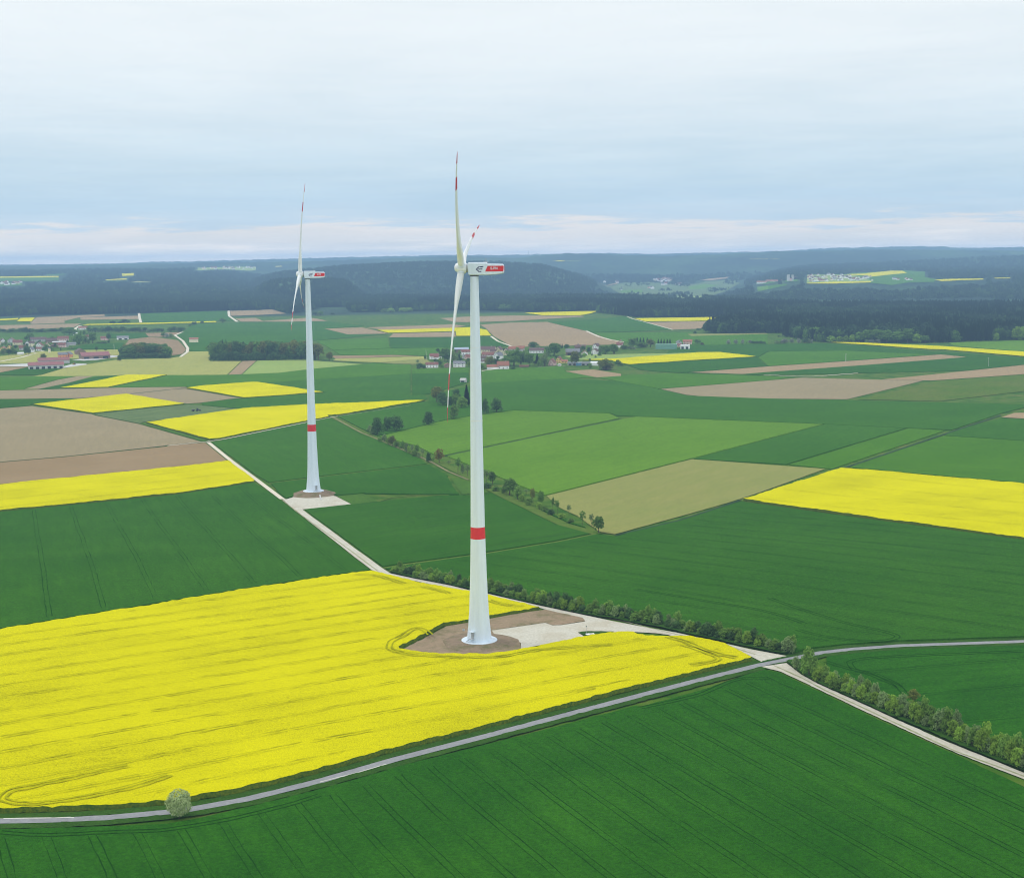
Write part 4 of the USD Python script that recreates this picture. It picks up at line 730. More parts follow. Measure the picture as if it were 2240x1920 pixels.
def turbine(P, yaw, angle, label, pitch, door_at):
    w = thing('wind_turbine', label, 'wind turbine', P, yaw, 'white wind turbines with red bands')
    tw = part(w, 'tower', join([shell(0, 38.9), shell(43.3, 136.6)]), M['white'], smooth=40)
    part(tw, 'red_band', shell(38.9, 43.3, .004), M['red'], smooth=40)
    part(tw, 'joint_ring', join([shell(82.8, 83.15, .05), shell(109.8, 110.0, .03)]), M['white_blade'], smooth=40)
    part(w, 'foundation_ring', revolve([[0, -.6], [6.7, -.6], [6.75, .25], [6.6, .38], [4.6, .40], [0, .40]], 56), M['white'], smooth=30)
    da = math.radians(door_at); R = tower_r(2.6); rot = trimesh.transformations.rotation_matrix(da, [0, 0, 1])
    def around(m): m.apply_transform(rot); return m
    d = part(w, 'door', around(bx(.25, 1.1, 2.3, (R + .12, 0, 2.9))), M['steel']); part(d, 'handle', around(bx(.08, .06, .3, (R + .29, .38, 2.85))), M['dark_metal'])
    part(w, 'stairs', around(join([bx(1.5, 1.5, .08, (R + .9, 0, 1.7)), bx(.05, .05, 1.1, (R + 1.6, .7, 2.2)), bx(.05, .05, 1.1, (R + 1.6, -.7, 2.2)), bx(.05, 1.5, .05, (R + 1.6, 0, 2.75)), bx(.06, .06, 1.3, (R + 1.6, .7, 1.05)), bx(.06, .06, 1.3, (R + 1.6, -.7, 1.05))] + [bx(.9, .3, .05, (R + .9, -.95 - .28 * k, 1.5 - .22 * k)) for k in range(6)])), M['steel'])
    part(w, 'door_canopy', around(bx(1.5, 2.0, .12, (R + .7, 0, 4.4))), M['white'])
    if label.startswith('larger'): part(w, 'air_vent', around(join([bx(.2, .9, .8, (R + .1, -4, 4.5))])), M['steel'])
    H = 138.5
    # nacelle: front end at x=-2.3, rear at x=10.8; the rear part of the roof is lower
    out = [(-2.1, -1.9), (-1.6, -2.35), (4.6, -2.35), (8.0, -2.2), (10.3, -1.95), (10.75, -1.55), (10.85, -1.0), (10.75, 1.2), (10.45, 1.55), (5.0, 1.75), (4.75, 2.25), (-1.9, 2.3), (-2.3, 1.8)]
    n = part(w, 'nacelle', (lambda m: (m.apply_transform(TL((0, 0, H))), m)[1])(bevelled(out, 2.1, .5)), M['white'], smooth=38)
    stripe = [(4.15, -1.1), (10.72, -1.05), (10.72, .95), (5.05, .95)]
    part(n, 'red_stripe', join([prism(stripe, -2.125, -2.098), prism(stripe, 2.098, 2.125), bx(.03, 3.2, 1.9, (10.83, 0, -.05))]).apply_transform(TL((0, 0, H))), M['red'])
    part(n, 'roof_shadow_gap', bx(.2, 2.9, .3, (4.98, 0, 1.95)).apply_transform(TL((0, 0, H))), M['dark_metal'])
    part(n, 'wind_sensor', join([bx(1.4, .9, .18, (4.2, 0, 2.4)), cyl(.04, 1.1, (4.0, .3, 2.4), 8), cyl(.04, 1.1, (4.4, -.3, 2.4), 8), bx(.4, .06, .06, (4.0, .3, 3.45))]).apply_transform(TL((0, 0, H))), M['steel'])
    part(n, 'yaw_ring', cyl(1.62, .5, (0, 0, H - 2.75), 40), M['dark_metal'], smooth=30)
    # emblem: an arrow head pointing to the rotor with three bars
    lg = []
    for sy in (-2.128, 2.100):
        for poly in ([(.72, 0), (1.78, 1.0), (2.3, 1.0), (1.25, 0), (2.3, -1.0), (1.78, -1.0)], [(2.2, .62), (3.5, .78), (3.5, 1.15), (2.2, 1.0)], [(1.65, -.16), (3.15, -.08), (3.15, .28), (1.65, .20)], [(2.1, -1.02), (2.75, -1.0), (2.75, -.62), (2.1, -.66)]):
            lg.append(prism(poly, sy, sy + .028))
    part(n, 'emblem', join(lg).apply_transform(TL((0, 0, H - .25))), M['navy'])
    tx = meshkit.text_mesh('S.PN', .85, .02, bold=True); v = np.array(tx.vertices); tx.vertices = np.c_[v[:, 0] + 6.0, -2.145 + v[:, 2], v[:, 1] - .35]
    part(n, 'lettering', tx.apply_transform(TL((0, 0, H))), M['white'])
    # rotor: tilted up 5 degrees, hub 4 m in front of the tower axis
    tilt = RY(math.radians(5)); hub = np.array([-4.6, 0, H + .35]); Mh = TL(hub) @ tilt
    hb = revolve([[0, -2.7], [.7, -2.6], [1.35, -2.2], [1.75, -1.5], [1.95, -.5], [1.95, 1.4], [1.75, 1.75], [0, 1.75]], 40); hb.apply_transform(RY(math.pi / 2)); hb.apply_transform(Mh)
    h = part(w, 'hub', hb, M['white_blade'], smooth=35)
    nk = cyl(1.5, 1.2, (0, 0, 1.2), 30); nk.apply_transform(RY(math.pi / 2)); nk.apply_transform(Mh); part(h, 'hub_neck', nk, M['steel'], smooth=30)
    for k in range(3):
        a = math.radians(angle + 120 * k); A = Mh @ RX(a)
        b = part(w, 'blade', (lambda m: (m.apply_transform(A), m)[1])(join([blade_piece(0, .68, pitch, 30), blade_piece(.787, .9, pitch, 6)])), M['white_blade'], smooth=35)
        for s0, s1 in ((.68, .787), (.9, 1.0)): part(b, 'red_band', blade_piece(s0, s1, pitch, 7).apply_transform(A), M['blade_red'], smooth=35)
        cf = cyl(1.42, .35, (0, 0, 1.65), 30).apply_transform(A); part(b, 'root_collar', cf, M['white'], smooth=30)
    return w
T1 = ground([(1048.7, 1405)])[0]; T2 = ground([(686, 1081)])[0]
def mound(P, R, r, h, name, label, mat, ex=1.0):
    a = np.linspace(0, 2 * np.pi, 72, endpoint=False); v, f = [], []; rs = np.linspace(0, 1, 9)
    for k, q in enumerate(rs):
        rad = r + (R - r) * q if k else 0
        rad = np.full(72, rad * 1.0) * (1 + .05 * np.sin(a * 3 + 1) * q + .02 * np.sin(a * 7) * q)
        X, Y = P[0] + rad * np.cos(a), P[1] + rad * np.sin(a); zz = (1 - smooth(0, 1, q)) * h + (meshkit.noise(np.c_[X, Y, X * 0]) - .5) * .2 * (q > 0)
        v.append(np.c_[X, Y, terrain(X, Y) + .16 + zz - .55 * (q == 1)])
    i = np.arange(72); j = (i + 1) % 72
    for k in range(8): f.append(np.c_[i + k * 72, j + k * 72, j + (k + 1) * 72, i + (k + 1) * 72])
    tag(usdkit.mesh(stage, numbered('/World/' + name), (np.vstack(v), np.vstack(f)), mat, smooth=True), label, 'mound', kind='structure')
mound(T1, 15.0, 6.0, .9, 'earth_mound', 'low round earth mound under the near wind turbine', M['mound'])
mound(T2, 15.5, 7.0, 2.2, 'earth_mound', 'round earth mound under the far wind turbine', M['mound'])
turbine(T1 + [0, 0, .9], math.radians(-4.2), 47, 'larger white wind turbine standing on brown earth in the yellow rapeseed', 68, -118)
turbine(T2 + [0, 0, 2.1], math.radians(3.8), 6, 'smaller, farther white wind turbine on a mound beside the dark green wheat', 68, -62)
# small path up the far mound
q = ground(px('J 512,752 530,790')); tag(usdkit.mesh(stage, '/World/concrete_path', (lambda t: (np.c_[t[0], terrain(t[0][:, 0], t[0][:, 1]) + 2.2 - 1.9 * np.clip(np.linalg.norm(t[0] - T2[:2], axis=1) - 7, 0, 9) / 9], t[1]))(tess(ribbon(q, .9))[:2] if False else tess(ribbon(q, .9))), M['concrete']), 'short pale path down the mound of the far wind turbine', 'path', kind='structure')

# ------------------------------------------------------------------ hedges beside the gravel track
def along(line, step):
    d = np.r_[0, np.cumsum(np.linalg.norm(np.diff(line, axis=0), axis=1))]; s = np.arange(0, d[-1], step)
    return np.c_[np.interp(s, d, line[:, 0]), np.interp(s, d, line[:, 1])]
TONE = {'bush': 'mid green ', 'freshbush': 'light green ', 'greybush': 'grey green ', 'darkbush': 'dark green ', 'round': 'mid green ', 'darkround': 'dark green ', 'olive': 'olive green ', 'spruce': '', 'blossom': ''}
def hedge(s, step, rows, hfun, kinds, group, label, back):
    ln = ground(px(s))[:, :2]; n = 0; P = along(ln, step); tn = np.gradient(P, axis=0); tn /= np.linalg.norm(tn, axis=1, keepdims=True); nn = np.c_[-tn[:, 1], tn[:, 0]] * back
    for r in range(rows):
        for i, (p, q) in enumerate(zip(P, nn)):
            u = (i + .5) / len(P); v = p + q * (1.4 + r * 2.6 + rng.normal(0, .5)) + tn[i] * rng.normal(0, .7) + tn[i] * (step / 2) * (r % 2)
            h = hfun(u) * rng.uniform(.70, 1.42) * (.8 if r == 0 else 1.0); w = rng.uniform(3.4, 4.9) * (.85 + .03 * h); k = kinds[rng.integers(len(kinds))]
            plant(k, (v[0], v[1], float(terrain(*v)) + .02), h, w, 'hedge_bush', TONE[k] + label, 'bush', group)
hedge('Q 85,128 180,155 400,208 780,278 1000,322 1300,402 1600,472 X 700,262 1000,318 1300,385 1600,448 1880,508', 3.1, 2, lambda u: 3.6 + 1.0 * min(1, u * 2), ['bush', 'bush', 'freshbush', 'greybush', 'darkbush', 'bush'], 'bushes of the hedge behind the near wind turbine', 'bush in the long hedge between gravel track and wheat behind near turbine', 1)
hedge('R 540,420 700,500 850,570 1000,632 1150,692 1300,755 1500,845 1700,935 1850,995 2072,1095 2200,1160', 3.0, 2, lambda u: 4.2 + 2.3 * min(1, u * 1.6), ['bush', 'freshbush', 'greybush', 'greybush', 'freshbush', 'bush'], 'bushes of the hedge beside the gravel track at the right', 'bush in the hedge along the gravel track, lower right', 1)
tree('R', 500, 395, 178, 130, 'bush', 'roadside_tree', 'tallest bushy tree beside the road crossing at the head of the right hedge')
tree('R', 405, 345, 245, 70, 'greybush', 'roadside_bush', 'low grey green bush left of the tall tree at the road crossing', cat='bush')
tree('R', 560, 430, 330, 90, 'freshbush', 'roadside_bush', 'light green bush in front of the tall tree at the road crossing', cat='bush')
tree('X', 1940, 510, 385, 110, 'greybush', 'hedge_end_tree', 'rounded grey green bush at the right end of the long hedge', cat='bush')
tree('R', 1262, 590, 490, 95, 'olive', 'hedge_tree', 'brownish green tree standing behind the right hedge at its middle')
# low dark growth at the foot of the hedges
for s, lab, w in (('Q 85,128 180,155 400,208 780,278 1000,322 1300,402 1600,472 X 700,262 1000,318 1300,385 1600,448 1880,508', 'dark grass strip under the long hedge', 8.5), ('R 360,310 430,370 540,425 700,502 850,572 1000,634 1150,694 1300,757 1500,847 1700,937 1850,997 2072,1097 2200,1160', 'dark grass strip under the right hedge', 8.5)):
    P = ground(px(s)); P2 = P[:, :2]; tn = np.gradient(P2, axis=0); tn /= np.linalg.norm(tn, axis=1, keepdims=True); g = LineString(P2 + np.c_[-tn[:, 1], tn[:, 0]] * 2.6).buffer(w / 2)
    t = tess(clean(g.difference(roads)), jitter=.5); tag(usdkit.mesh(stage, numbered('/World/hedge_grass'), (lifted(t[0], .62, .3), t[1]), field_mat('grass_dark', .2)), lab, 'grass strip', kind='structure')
# the blossoming tree by the road with its white board
tree('M', 1162, 1204, 1020, 150, 'whitetree', 'blossoming_tree', 'pale blossoming tree beside the asphalt road, lower left')
P = ground(px('M 1124,1212'))[0]; b = thing('notice_board', 'small white board on posts under the blossoming tree', 'board', P, .25)
part(b, 'panel', bx(.95, .05, .75, (0, 0, 1.15)), M['plaster_white']); part(b, 'post', bx(.07, .07, 1.5, (-.38, .06, .75)), M['timber']); part(b, 'post', bx(.07, .07, 1.5, (.38, .06, .75)), M['timber'])
P = ground(px('X 424,368'))[0]; b = thing('sign_post', 'thin pole with a small sign on the gravel yard', 'sign', P)
part(b, 'pole', cyl(.05, 3.4, n=10), M['steel']); part(b, 'panel', bx(.55, .04, .55, (0, -.07, 3.1)), M['steel'])
P = ground(px('X 452,372'))[0]; b = thing('concrete_slab', 'white slab lying on the small grassy island of the gravel yard', 'slab', P, .3)
part(b, 'slab', bx(3.2, 1.5, .28, (0, 0, .25)), M['plaster_white']); part(b, 'lid', bx(1.2, 1.0, .08, (.4, 0, .43)), M['concrete'])

# ------------------------------------------------------------------ the tree row along the dirt path
ROW = 'trees and bushes along the dirt path'
for i, (x, yb, yt, w, k) in enumerate([(60, 258, 200, 65, 'greybush'), (115, 320, 285, 45, 'bush'), (150, 318, 258, 55, 'greybush'), (185, 340, 285, 55, 'freshbush'), (215, 352, 270, 70, 'olive'), (245, 360, 310, 60, 'bush'), (290, 372, 340, 45, 'bush'), (330, 405, 325, 55, 'greybush'), (352, 415, 350, 45, 'freshbush'), (395, 440, 385, 60, 'bush'), (430, 450, 400, 40, 'greybush'), (508, 485, 405, 45, 'darkbush'), (545, 472, 440, 35, 'freshbush'), (785, 575, 495, 40, 'greybush'), (990, 692, 648, 85, 'darkbush'), (1055, 716, 668, 75, 'bush'), (1120, 735, 675, 60, 'bush'), (1230, 780, 678, 85, 'bush'), (1265, 800, 740, 70, 'freshbush'), (1325, 832, 770, 80, 'bush'), (1405, 862, 805, 70, 'freshbush'), (1450, 880, 840, 70, 'bush'), (1500, 908, 862, 75, 'darkbush'), (1585, 938, 895, 80, 'freshbush'), (1660, 975, 935, 70, 'bush')]):
    tree('K', x, yb, yt, w, k, 'path_bush', TONE[k] + 'low bush in the row along the dirt path', ROW, 'bush')
for (x, yb, yt, w, k, lab) in [(302, 395, 308, 34, 'sapling', 'thin tree in the bushy upper part of the path row'), (375, 428, 338, 40, 'greysapling', 'greyish thin tree in the bushy upper part of the path row'), (415, 438, 338, 48, 'sapling', 'taller thin tree at the lower end of the upper bushes'), (462, 448, 372, 40, 'greysapling', 'sparse grey tree just above the gap in the path row'), (595, 490, 373, 78, 'orange', 'rusty orange young tree at the end of the ditch line'),
        (672, 505, 468, 40, 'greysapling', 'tiny tree right of the rusty orange tree'), (747, 575, 447, 62, 'sapling', 'slender tree with bare trunk left of the near tower'), (826, 600, 502, 62, 'greysapling', 'slender tree touching the left edge of the near tower'), (975, 665, 538, 85, 'greysapling', 'grey green tree touching the right edge of the near tower'), (1025, 658, 558, 70, 'round', 'green tree just right of the near tower in the path row'),
        (1165, 748, 612, 130, 'round', 'broad fresh green tree right of the near tower, biggest of the path row'), (1298, 745, 700, 50, 'greysapling', 'small grey tree behind the path row bushes'), (1350, 798, 695, 48, 'olive', 'olive slender tree in the path row'), (1418, 832, 712, 62, 'round', 'green tree left of the pair of slender trees'), (1515, 882, 765, 34, 'sapling', 'narrow left tree of the slender pair'), (1550, 892, 788, 48, 'sapling', 'right tree of the slender pair'), (1645, 910, 825, 42, 'greysapling', 'lone grey sapling in front of the tan field'), (1755, 990, 876, 58, 'sapling', 'first of the three last trees before the tan field corner'), (1826, 1002, 898, 50, 'greysapling', 'second of the three last trees, greyish'), (1885, 1055, 918, 98, 'round', 'last tree of the path row at the tan field corner')]:
    tree('K', x, yb, yt, w, k, 'path_tree', lab, ROW)
for (x, yb, yt, w, k, lab) in [(250, 720, 570, 140, 'olive', 'olive tree at the left of the tree clump beside the near tower'), (310, 752, 618, 125, 'darkbush', 'dark tree in the front of the clump beside the near tower'), (440, 700, 588, 90, 'darkbush', 'rear tree of the clump beside the near tower'), (435, 742, 632, 95, 'bush', 'light green middle tree of the clump beside the near tower'), (495, 775, 662, 120, 'bush', 'front right bushy tree of the clump beside the near tower'), (545, 762, 555, 92, 'spruce', 'spruce of the clump touching the near tower'), (375, 750, 660, 70, 'darkbush', 'dark bush in the middle of the clump beside the near tower'),
        (420, 888, 742, 100, 'bush', 'single bushy tree below the clump at the blade tip'), (165, 942, 812, 108, 'darkbush', 'single round tree left of the blade tip'), (725, 838, 682, 80, 'darkbush', 'tree hugging the right edge of the near tower'), (838, 818, 678, 132, 'darkbush', 'single round tree right of the near tower')]:
    tree('F', x, yb, yt, w, k, 'clump_tree', lab)
for (x, yb, yt, w, k, lab) in [(1740, 1040, 870, 120, 'darkbush', 'left tree of the dark trio above the dirt path'), (1840, 1005, 862, 112, 'darkbush', 'middle tree of the dark trio above the dirt path'), (1930, 1000, 855, 140, 'darkbush', 'right tree of the dark trio above the dirt path'), (1668, 1005, 945, 75, 'greybush', 'grey bush left of the dark trio')]:
    tree('H', x, yb, yt, w, k, 'trio_tree', lab)

# ------------------------------------------------------------------ woods that read as one mass
def mass_tree(shape, leaf, n, size, seed):
    v, f = crown(shape, n, size, seed); return v, f
def wood(name, label, pts, kinds_at, hmin, hmax, seed, dz=0.0):
    """One wood as instanced trees; kinds_at gives each point its kind."""
    r = np.random.default_rng(seed); pi = UsdGeom.PointInstancer.Define(stage, '/World/' + name); tag(pi, label, 'forest', kind='stuff')
    protos = [('spruce', 'spruce', 170, .11, 1), ('spruce', 'pine', 150, .12, 2), ('round', 'wood_dark', 150, .13, 3), ('round', 'wood_green', 150, .13, 4), ('dome', 'wood_fresh', 150, .12, 5), ('spruce', 'spruce', 170, .11, 6)]
    for i, (sh, lf, n, sz, sd) in enumerate(protos):
        usdkit.mesh(stage, f'/World/{name}/tree_kind_{i}', crown(sh, n, sz, sd), LEAF[lf]); pi.CreatePrototypesRel().AddTarget(f'/World/{name}/tree_kind_{i}')
    k = kinds_at(pts, r); n = len(pts); z = terrain(pts[:, 0], pts[:, 1]) + dz
    h = r.uniform(hmin, hmax, n) * np.where(k >= 3, .8, 1); w = np.where(np.isin(k, (0, 1, 5)), h * .36, h * .62) * r.uniform(.8, 1.25, n)
    pi.CreateProtoIndicesAttr(Vt.IntArray(k.astype(int).tolist()))
    pi.CreatePositionsAttr(Vt.Vec3fArray.FromNumpy(np.c_[pts, z].astype(np.float32))); pi.CreateScalesAttr(Vt.Vec3fArray.FromNumpy(np.c_[w, w, h].astype(np.float32)))
    a = r.uniform(0, np.pi, n); pi.CreateOrientationsAttr(Vt.QuathArray([Gf.Quath(float(math.cos(q)), 0, 0, float(math.sin(q))) for q in a]))
def scatter(g, step, seed):
    r = np.random.default_rng(seed); b = g.bounds; x, y = np.meshgrid(np.arange(b[0], b[2], step), np.arange(b[1], b[3], step)); p = np.c_[x.ravel(), y.ravel()] + r.uniform(-.48, .48, (x.size, 2)) * step
    return p[contains_xy(g, p[:, 0], p[:, 1])]
EDGE = ground(px('A -160,565 0,562 270,550 1000,541 1850,516 B 100,503 245,538 300,542 470,510 520,490 720,486 745,530 1250,522 1700,511 C 0,521 110,526 230,528 590,524 700,535 930,562 985,572 1620,570 1700,572 1735,590 1645,645 1640,655 1540,700 2060,700 D 105,698 105,725 400,772 500,772 1400,778 1900,757 2072,752 2300,745'))[:, :2]
def back(az):  return np.interp(IMW / 2 + az * FPX, [-300, 0, 600, 1100, 1500, 1800, 2400], [5700, 5600, 5250, 4950, 4560, 4100, 3950])
ea = EDGE[:, 0] / EDGE[:, 1]; o = np.linspace(ea.max() + .01, ea.min() - .01, 120); bk = back(o)
forest_g = Polygon(np.vstack([EDGE, np.c_[o * bk, bk]])).buffer(0).buffer(-3)
fields_far = union_all([f['full'] for f in FIELDS if 'full' in f and f['full'].centroid.y > 2000])
forest_g = clean(forest_g.difference(fields_far.buffer(2)))
def forest_kind(p, r):
    v = meshkit.fbm(np.c_[p * .0042, np.zeros(len(p))], 3, 8); e = r.random(len(p)); d = p[:, 1]
    edge = contains_xy(forest_g, p[:, 0], p[:, 1] - 60)
    leafy = (v > .58) | ((~edge) & (meshkit.noise(np.c_[p * .01, np.zeros(len(p))], 31) > .42)) | ((p[:, 0] < -300) & (v > .36))
    return np.where(leafy, np.where(e < .35, 2, np.where(e < .8, 3, 4)), np.where(e < .4, 0, np.where(e < .75, 1, np.where(e < .93, 5, 2))))
fp = np.vstack([scatter(q, 8.0, 3) for q in polys(forest_g)])
wood('near_forest', 'dark forest along the far edge of the fields', fp, forest_kind, 17, 27, 4)
# the wooded slopes behind: the visible crests and the right hill carry real trees too
def slope_pts(n, seed):
    r = np.random.default_rng(seed); az = r.uniform(-.37, .37, n); y = 4700 + 4300 * r.random(n) ** 1.25; p = np.c_[az * y, y]
    pxx = IMW / 2 + az * FPX; z = terrain(p[:, 0], p[:, 1])
    val = (z < -15) & (y > 6500) & (pxx > 1180) & (pxx < 1720)
    q = [contains_xy(ffu, p[:, 0] * (1 + e / y), p[:, 1] + e) for e in (0, 90, 180, 300, 420)]
    k = ~np.any(q, axis=0) & (y > back(az)) & (~val | (r.random(n) < .10))
    return p[k]
sp = slope_pts(60000, 12)
def slope_kind(p, r):
    v = meshkit.fbm(np.c_[p * .0016, np.zeros(len(p))], 3, 18) + .09 * (p[:, 0] > 900) - .05 * (np.abs(p[:, 0] + 100) < 900); e = r.random(len(p))
    return np.where(v > .56, np.where(e < .6, 3, np.where(e < .68, 4, 2)), np.where(e < .5, 2, np.where(e < .85, 3, np.where(e < .95, 1, 0))))
wood('hill_forest', 'forest on the hills behind the plateau', sp, slope_kind, 22, 34, 13)

vg = [g for k, g in FFP if k == 'valley']; vp = np.vstack([scatter(q, 26.0, 40) for g in vg for q in polys(g)])
vn = meshkit.fbm(np.c_[vp[:, 0] * .011, vp[:, 1] * .003, np.zeros(len(vp))], 3, 50); vp = vp[vn > .56]
if len(vp): wood('valley_trees', 'scattered trees and field hedges in the far valley', vp, lambda p, r: np.where(r.random(len(p)) < .6, 3, 2), 8, 17, 41, 19.5)

# ------------------------------------------------------------------ groves, copse and village trees
def seed_trees(group, name, label, crop, lst, cat='tree'):
    for x, yb, yt, w, k in lst: tree(crop, x, yb, yt, w, k, name, TONE.get(k, '') + label if len((TONE.get(k, '') + label).split()) <= 16 and not label.startswith(('light', 'dark', 'green', 'whit', 'fresh', 'rounded')) else label, group, cat)
r2 = np.random.default_rng(33)
seed_trees('trees of the rounded grove', 'grove_tree', 'leafy tree of the rounded grove between the barns and the brown field', 'A',
           [(x, 890 - j * 9 + r2.uniform(-3, 3), 890 - j * 9 - (72 + 18 * math.sin((x - 980) / 400 * 3.14)) + r2.uniform(-8, 5), r2.uniform(75, 105), ['round', 'olive', 'darkround', 'round'][r2.integers(4)]) for j in (2, 1, 0) for x in range(1000 + 12 * j, 1360, 44)] + [(1375, 868, 818, 40, 'olive')])
seed_trees('bushes at the foot of the grove', 'grove_bush', 'dark undergrowth bush at the foot of the rounded grove', 'A', [(x, 902, 862 + r2.uniform(-6, 6), 56, 'darkbush') for x in range(985, 1370, 34)], 'bush')
seed_trees('trees of the dark copse', 'copse_tree', 'tree of the long dark copse behind the left turbine tower', 'H',
           [(x + r2.uniform(-14, 14), 300 - j * 16, 150 - j * 4 + r2.uniform(-30, 26) + (18 if x < 160 else 0), r2.uniform(90, 150), ['olive', 'darkround', 'round', 'olive', 'round'][r2.integers(5)]) for j in (2, 1, 0) for x in range(140, 1130, 52)])
seed_trees('conifers above the copse', 'copse_spruce', 'dark spruce poking out of the copse', 'H', [(215, 290, 112, 36, 'spruce'), (250, 290, 112, 36, 'spruce'), (420, 285, 130, 44, 'spruce'), (300, 290, 140, 40, 'spruce')])
seed_trees('bushes at the foot of the copse', 'copse_bush', 'dark undergrowth bush at the foot of the long copse', 'H', [(x, 312 - (x - 110) * .012, 235 + r2.uniform(-18, 18), 84, 'darkbush') for x in range(120, 1110, 46)], 'bush')
tree('H', 1155, 302, 145, 130, 'olive', 'copse_end_tree', 'olive tree at the right end of the copse, right of the left turbine tower'); tree('H', 1265, 312, 228, 76, 'olive', 'meadow_tree', 'single dark tree on the meadow edge right of the copse')
tree('Y', 440, 380, 272, 112, 'olive', 'barn_tree', 'single olive tree behind the long red roofed barn'); tree('A', 965, 922, 880, 40, 'darkbush', 'grove_end_bush', 'single dark bush at the left foot of the rounded grove', cat='bush')
tree('A', 780, 842, 810, 36, 'darkround', 'meadow_tree', 'dark bushy tree on the meadow behind the brown roofed barn'); tree('A', 855, 842, 824, 26, 'darkround', 'meadow_tree', 'smaller dark bushy tree right of the one behind the brown roofed barn')
seed_trees('hedge trees behind the left village', 'village_hedge_tree', 'tree of the dark hedge line behind the left village', 'A',
           [(x, 692 + r2.uniform(-3, 3) - max(0, (x - 350) * .02), 668 + r2.uniform(-7, 5) - (14 if 480 < x < 580 else 0) - (8 if 160 < x < 240 else 0), r2.uniform(34, 52), ['darkround', 'round', 'darkbush'][r2.integers(3)]) for x in range(-20, 600, 26)])
seed_trees('tree belt right of the left village', 'belt_tree', 'tree of the leafy belt between left village and winding track', 'A',
           [(x, 692 - r2.uniform(0, 6), 655 + r2.uniform(-12, 8), r2.uniform(42, 66), ['round', 'darkround', 'round', 'greybush'][r2.integers(4)]) for x in list(range(720, 1130, 27)) + list(range(1140, 1320, 34)) + [1380, 1410, 1445, 1470]])
seed_trees('blossoming bushes left of the winding track', 'blossoming_bush', 'whitish blossoming bush in the bushes left of the winding track', 'A', [(1350, 735, 698, 55, 'blossom'), (1385, 733, 700, 40, 'greybush'), (1325, 728, 695, 50, 'round'), (1200, 690, 665, 40, 'blossom'), (1155, 688, 664, 34, 'blossom')], 'bush')
seed_trees('bushes at the long thin rapeseed strip', 'strip_bush', 'dark bush beside the long thin rapeseed strip below the forest', 'A', [(1010, 616, 586, 60, 'darkround'), (975, 616, 600, 40, 'darkbush'), (920, 617, 600, 44, 'darkbush'), (900, 617, 603, 30, 'darkbush'), (1040, 614, 596, 30, 'darkbush'), (1570, 630, 608, 60, 'darkbush'), (1635, 618, 600, 34, 'darkbush'), (1800, 614, 578, 62, 'round'), (1540, 640, 622, 40, 'bush')], 'bush')
seed_trees('bushes at the field corner below the forest', 'corner_bush', 'bush at the field corner below the forest, right of the left turbine', 'B', [(480, 556, 525, 50, 'darkround'), (525, 555, 520, 44, 'round'), (620, 550, 533, 40, 'darkbush'), (500, 556, 530, 40, 'greybush')], 'bush')
VT = 'trees in and around the left village'
seed_trees(VT, 'village_tree', 'leafy tree among the houses of the left village', 'A', [(240, 750, 700, 64, 'round'), (210, 750, 725, 40, 'bush'), (640, 788, 700, 80, 'round'), (690, 780, 722, 60, 'round'), (750, 778, 700, 72, 'round'), (615, 760, 710, 50, 'bush'), (560, 715, 655, 80, 'round'), (520, 710, 680, 50, 'round'), (600, 712, 668, 60, 'round'), (880, 758, 700, 44, 'darkround'), (880, 778, 757, 24, 'darkbush'), (835, 780, 768, 60, 'darkbush'), (795, 780, 768, 40, 'darkbush')])
seed_trees(VT, 'village_tree', 'leafy tree among the houses of the left village', 'W', [(80, 770, 640, 150, 'greybush'), (200, 790, 660, 150, 'darkround'), (290, 785, 610, 120, 'bush'), (360, 790, 690, 90, 'darkround'), (590, 790, 590, 130, 'darkround'), (650, 790, 640, 110, 'darkround'), (120, 560, 490, 90, 'greybush'), (370, 640, 570, 80, 'round'), (1130, 690, 600, 90, 'darkbush'), (1010, 690, 615, 120, 'darkbush'), (800, 690, 600, 90, 'round'), (1200, 690, 625, 70, 'bush'), (1380, 700, 610, 24, 'spruce'), (1630, 660, 600, 80, 'greybush'), (1180, 440, 370, 100, 'bush'), (940, 440, 380, 90, 'greybush'), (1780, 560, 470, 90, 'round'), (2000, 540, 460, 90, 'round'), (40, 760, 690, 90, 'bush'), (700, 520, 470, 60, 'greybush')])
CT = 'trees in and around the centre village'
seed_trees(CT, 'village_tree', 'leafy tree among the houses of the centre village', 'F', [(330, 310, 188, 110, 'round'), (355, 322, 225, 90, 'darkround'), (410, 318, 205, 80, 'greybush'), (80, 390, 335, 84, 'darkbush'), (60, 330, 300, 34, 'greybush'), (130, 390, 355, 40, 'darkbush'), (300, 378, 340, 34, 'bush'), (560, 335, 285, 60, 'bush'), (770, 372, 268, 110, 'olive'), (830, 360, 290, 50, 'darkround'), (1010, 362, 205, 190, 'round'), (940, 355, 270, 100, 'round'), (1080, 355, 240, 110, 'darkround'), (1160, 362, 238, 110, 'round'), (1310, 362, 240, 100, 'greybush'), (1270, 365, 300, 70, 'bush'), (1200, 195, 126, 104, 'darkround'), (1250, 200, 160, 70, 'greybush'), (1330, 215, 165, 70, 'greybush'), (1410, 260, 140, 155, 'round'), (1450, 200, 150, 60, 'darkround'), (1530, 197, 148, 64, 'darkround'), (1690, 210, 165, 60, 'round'), (1915, 246, 165, 84, 'round'), (1990, 246, 148, 96, 'round'), (1860, 240, 180, 60, 'greybush'), (1760, 382, 333, 50, 'bush'), (2035, 362, 303, 74, 'round'), (2070, 362, 330, 50, 'bush'), (1757, 312, 288, 26, 'darkbush'), (690, 385, 345, 60, 'bush'), (1000, 395, 370, 60, 'darkbush'), (720, 400, 375, 50, 'bush')])
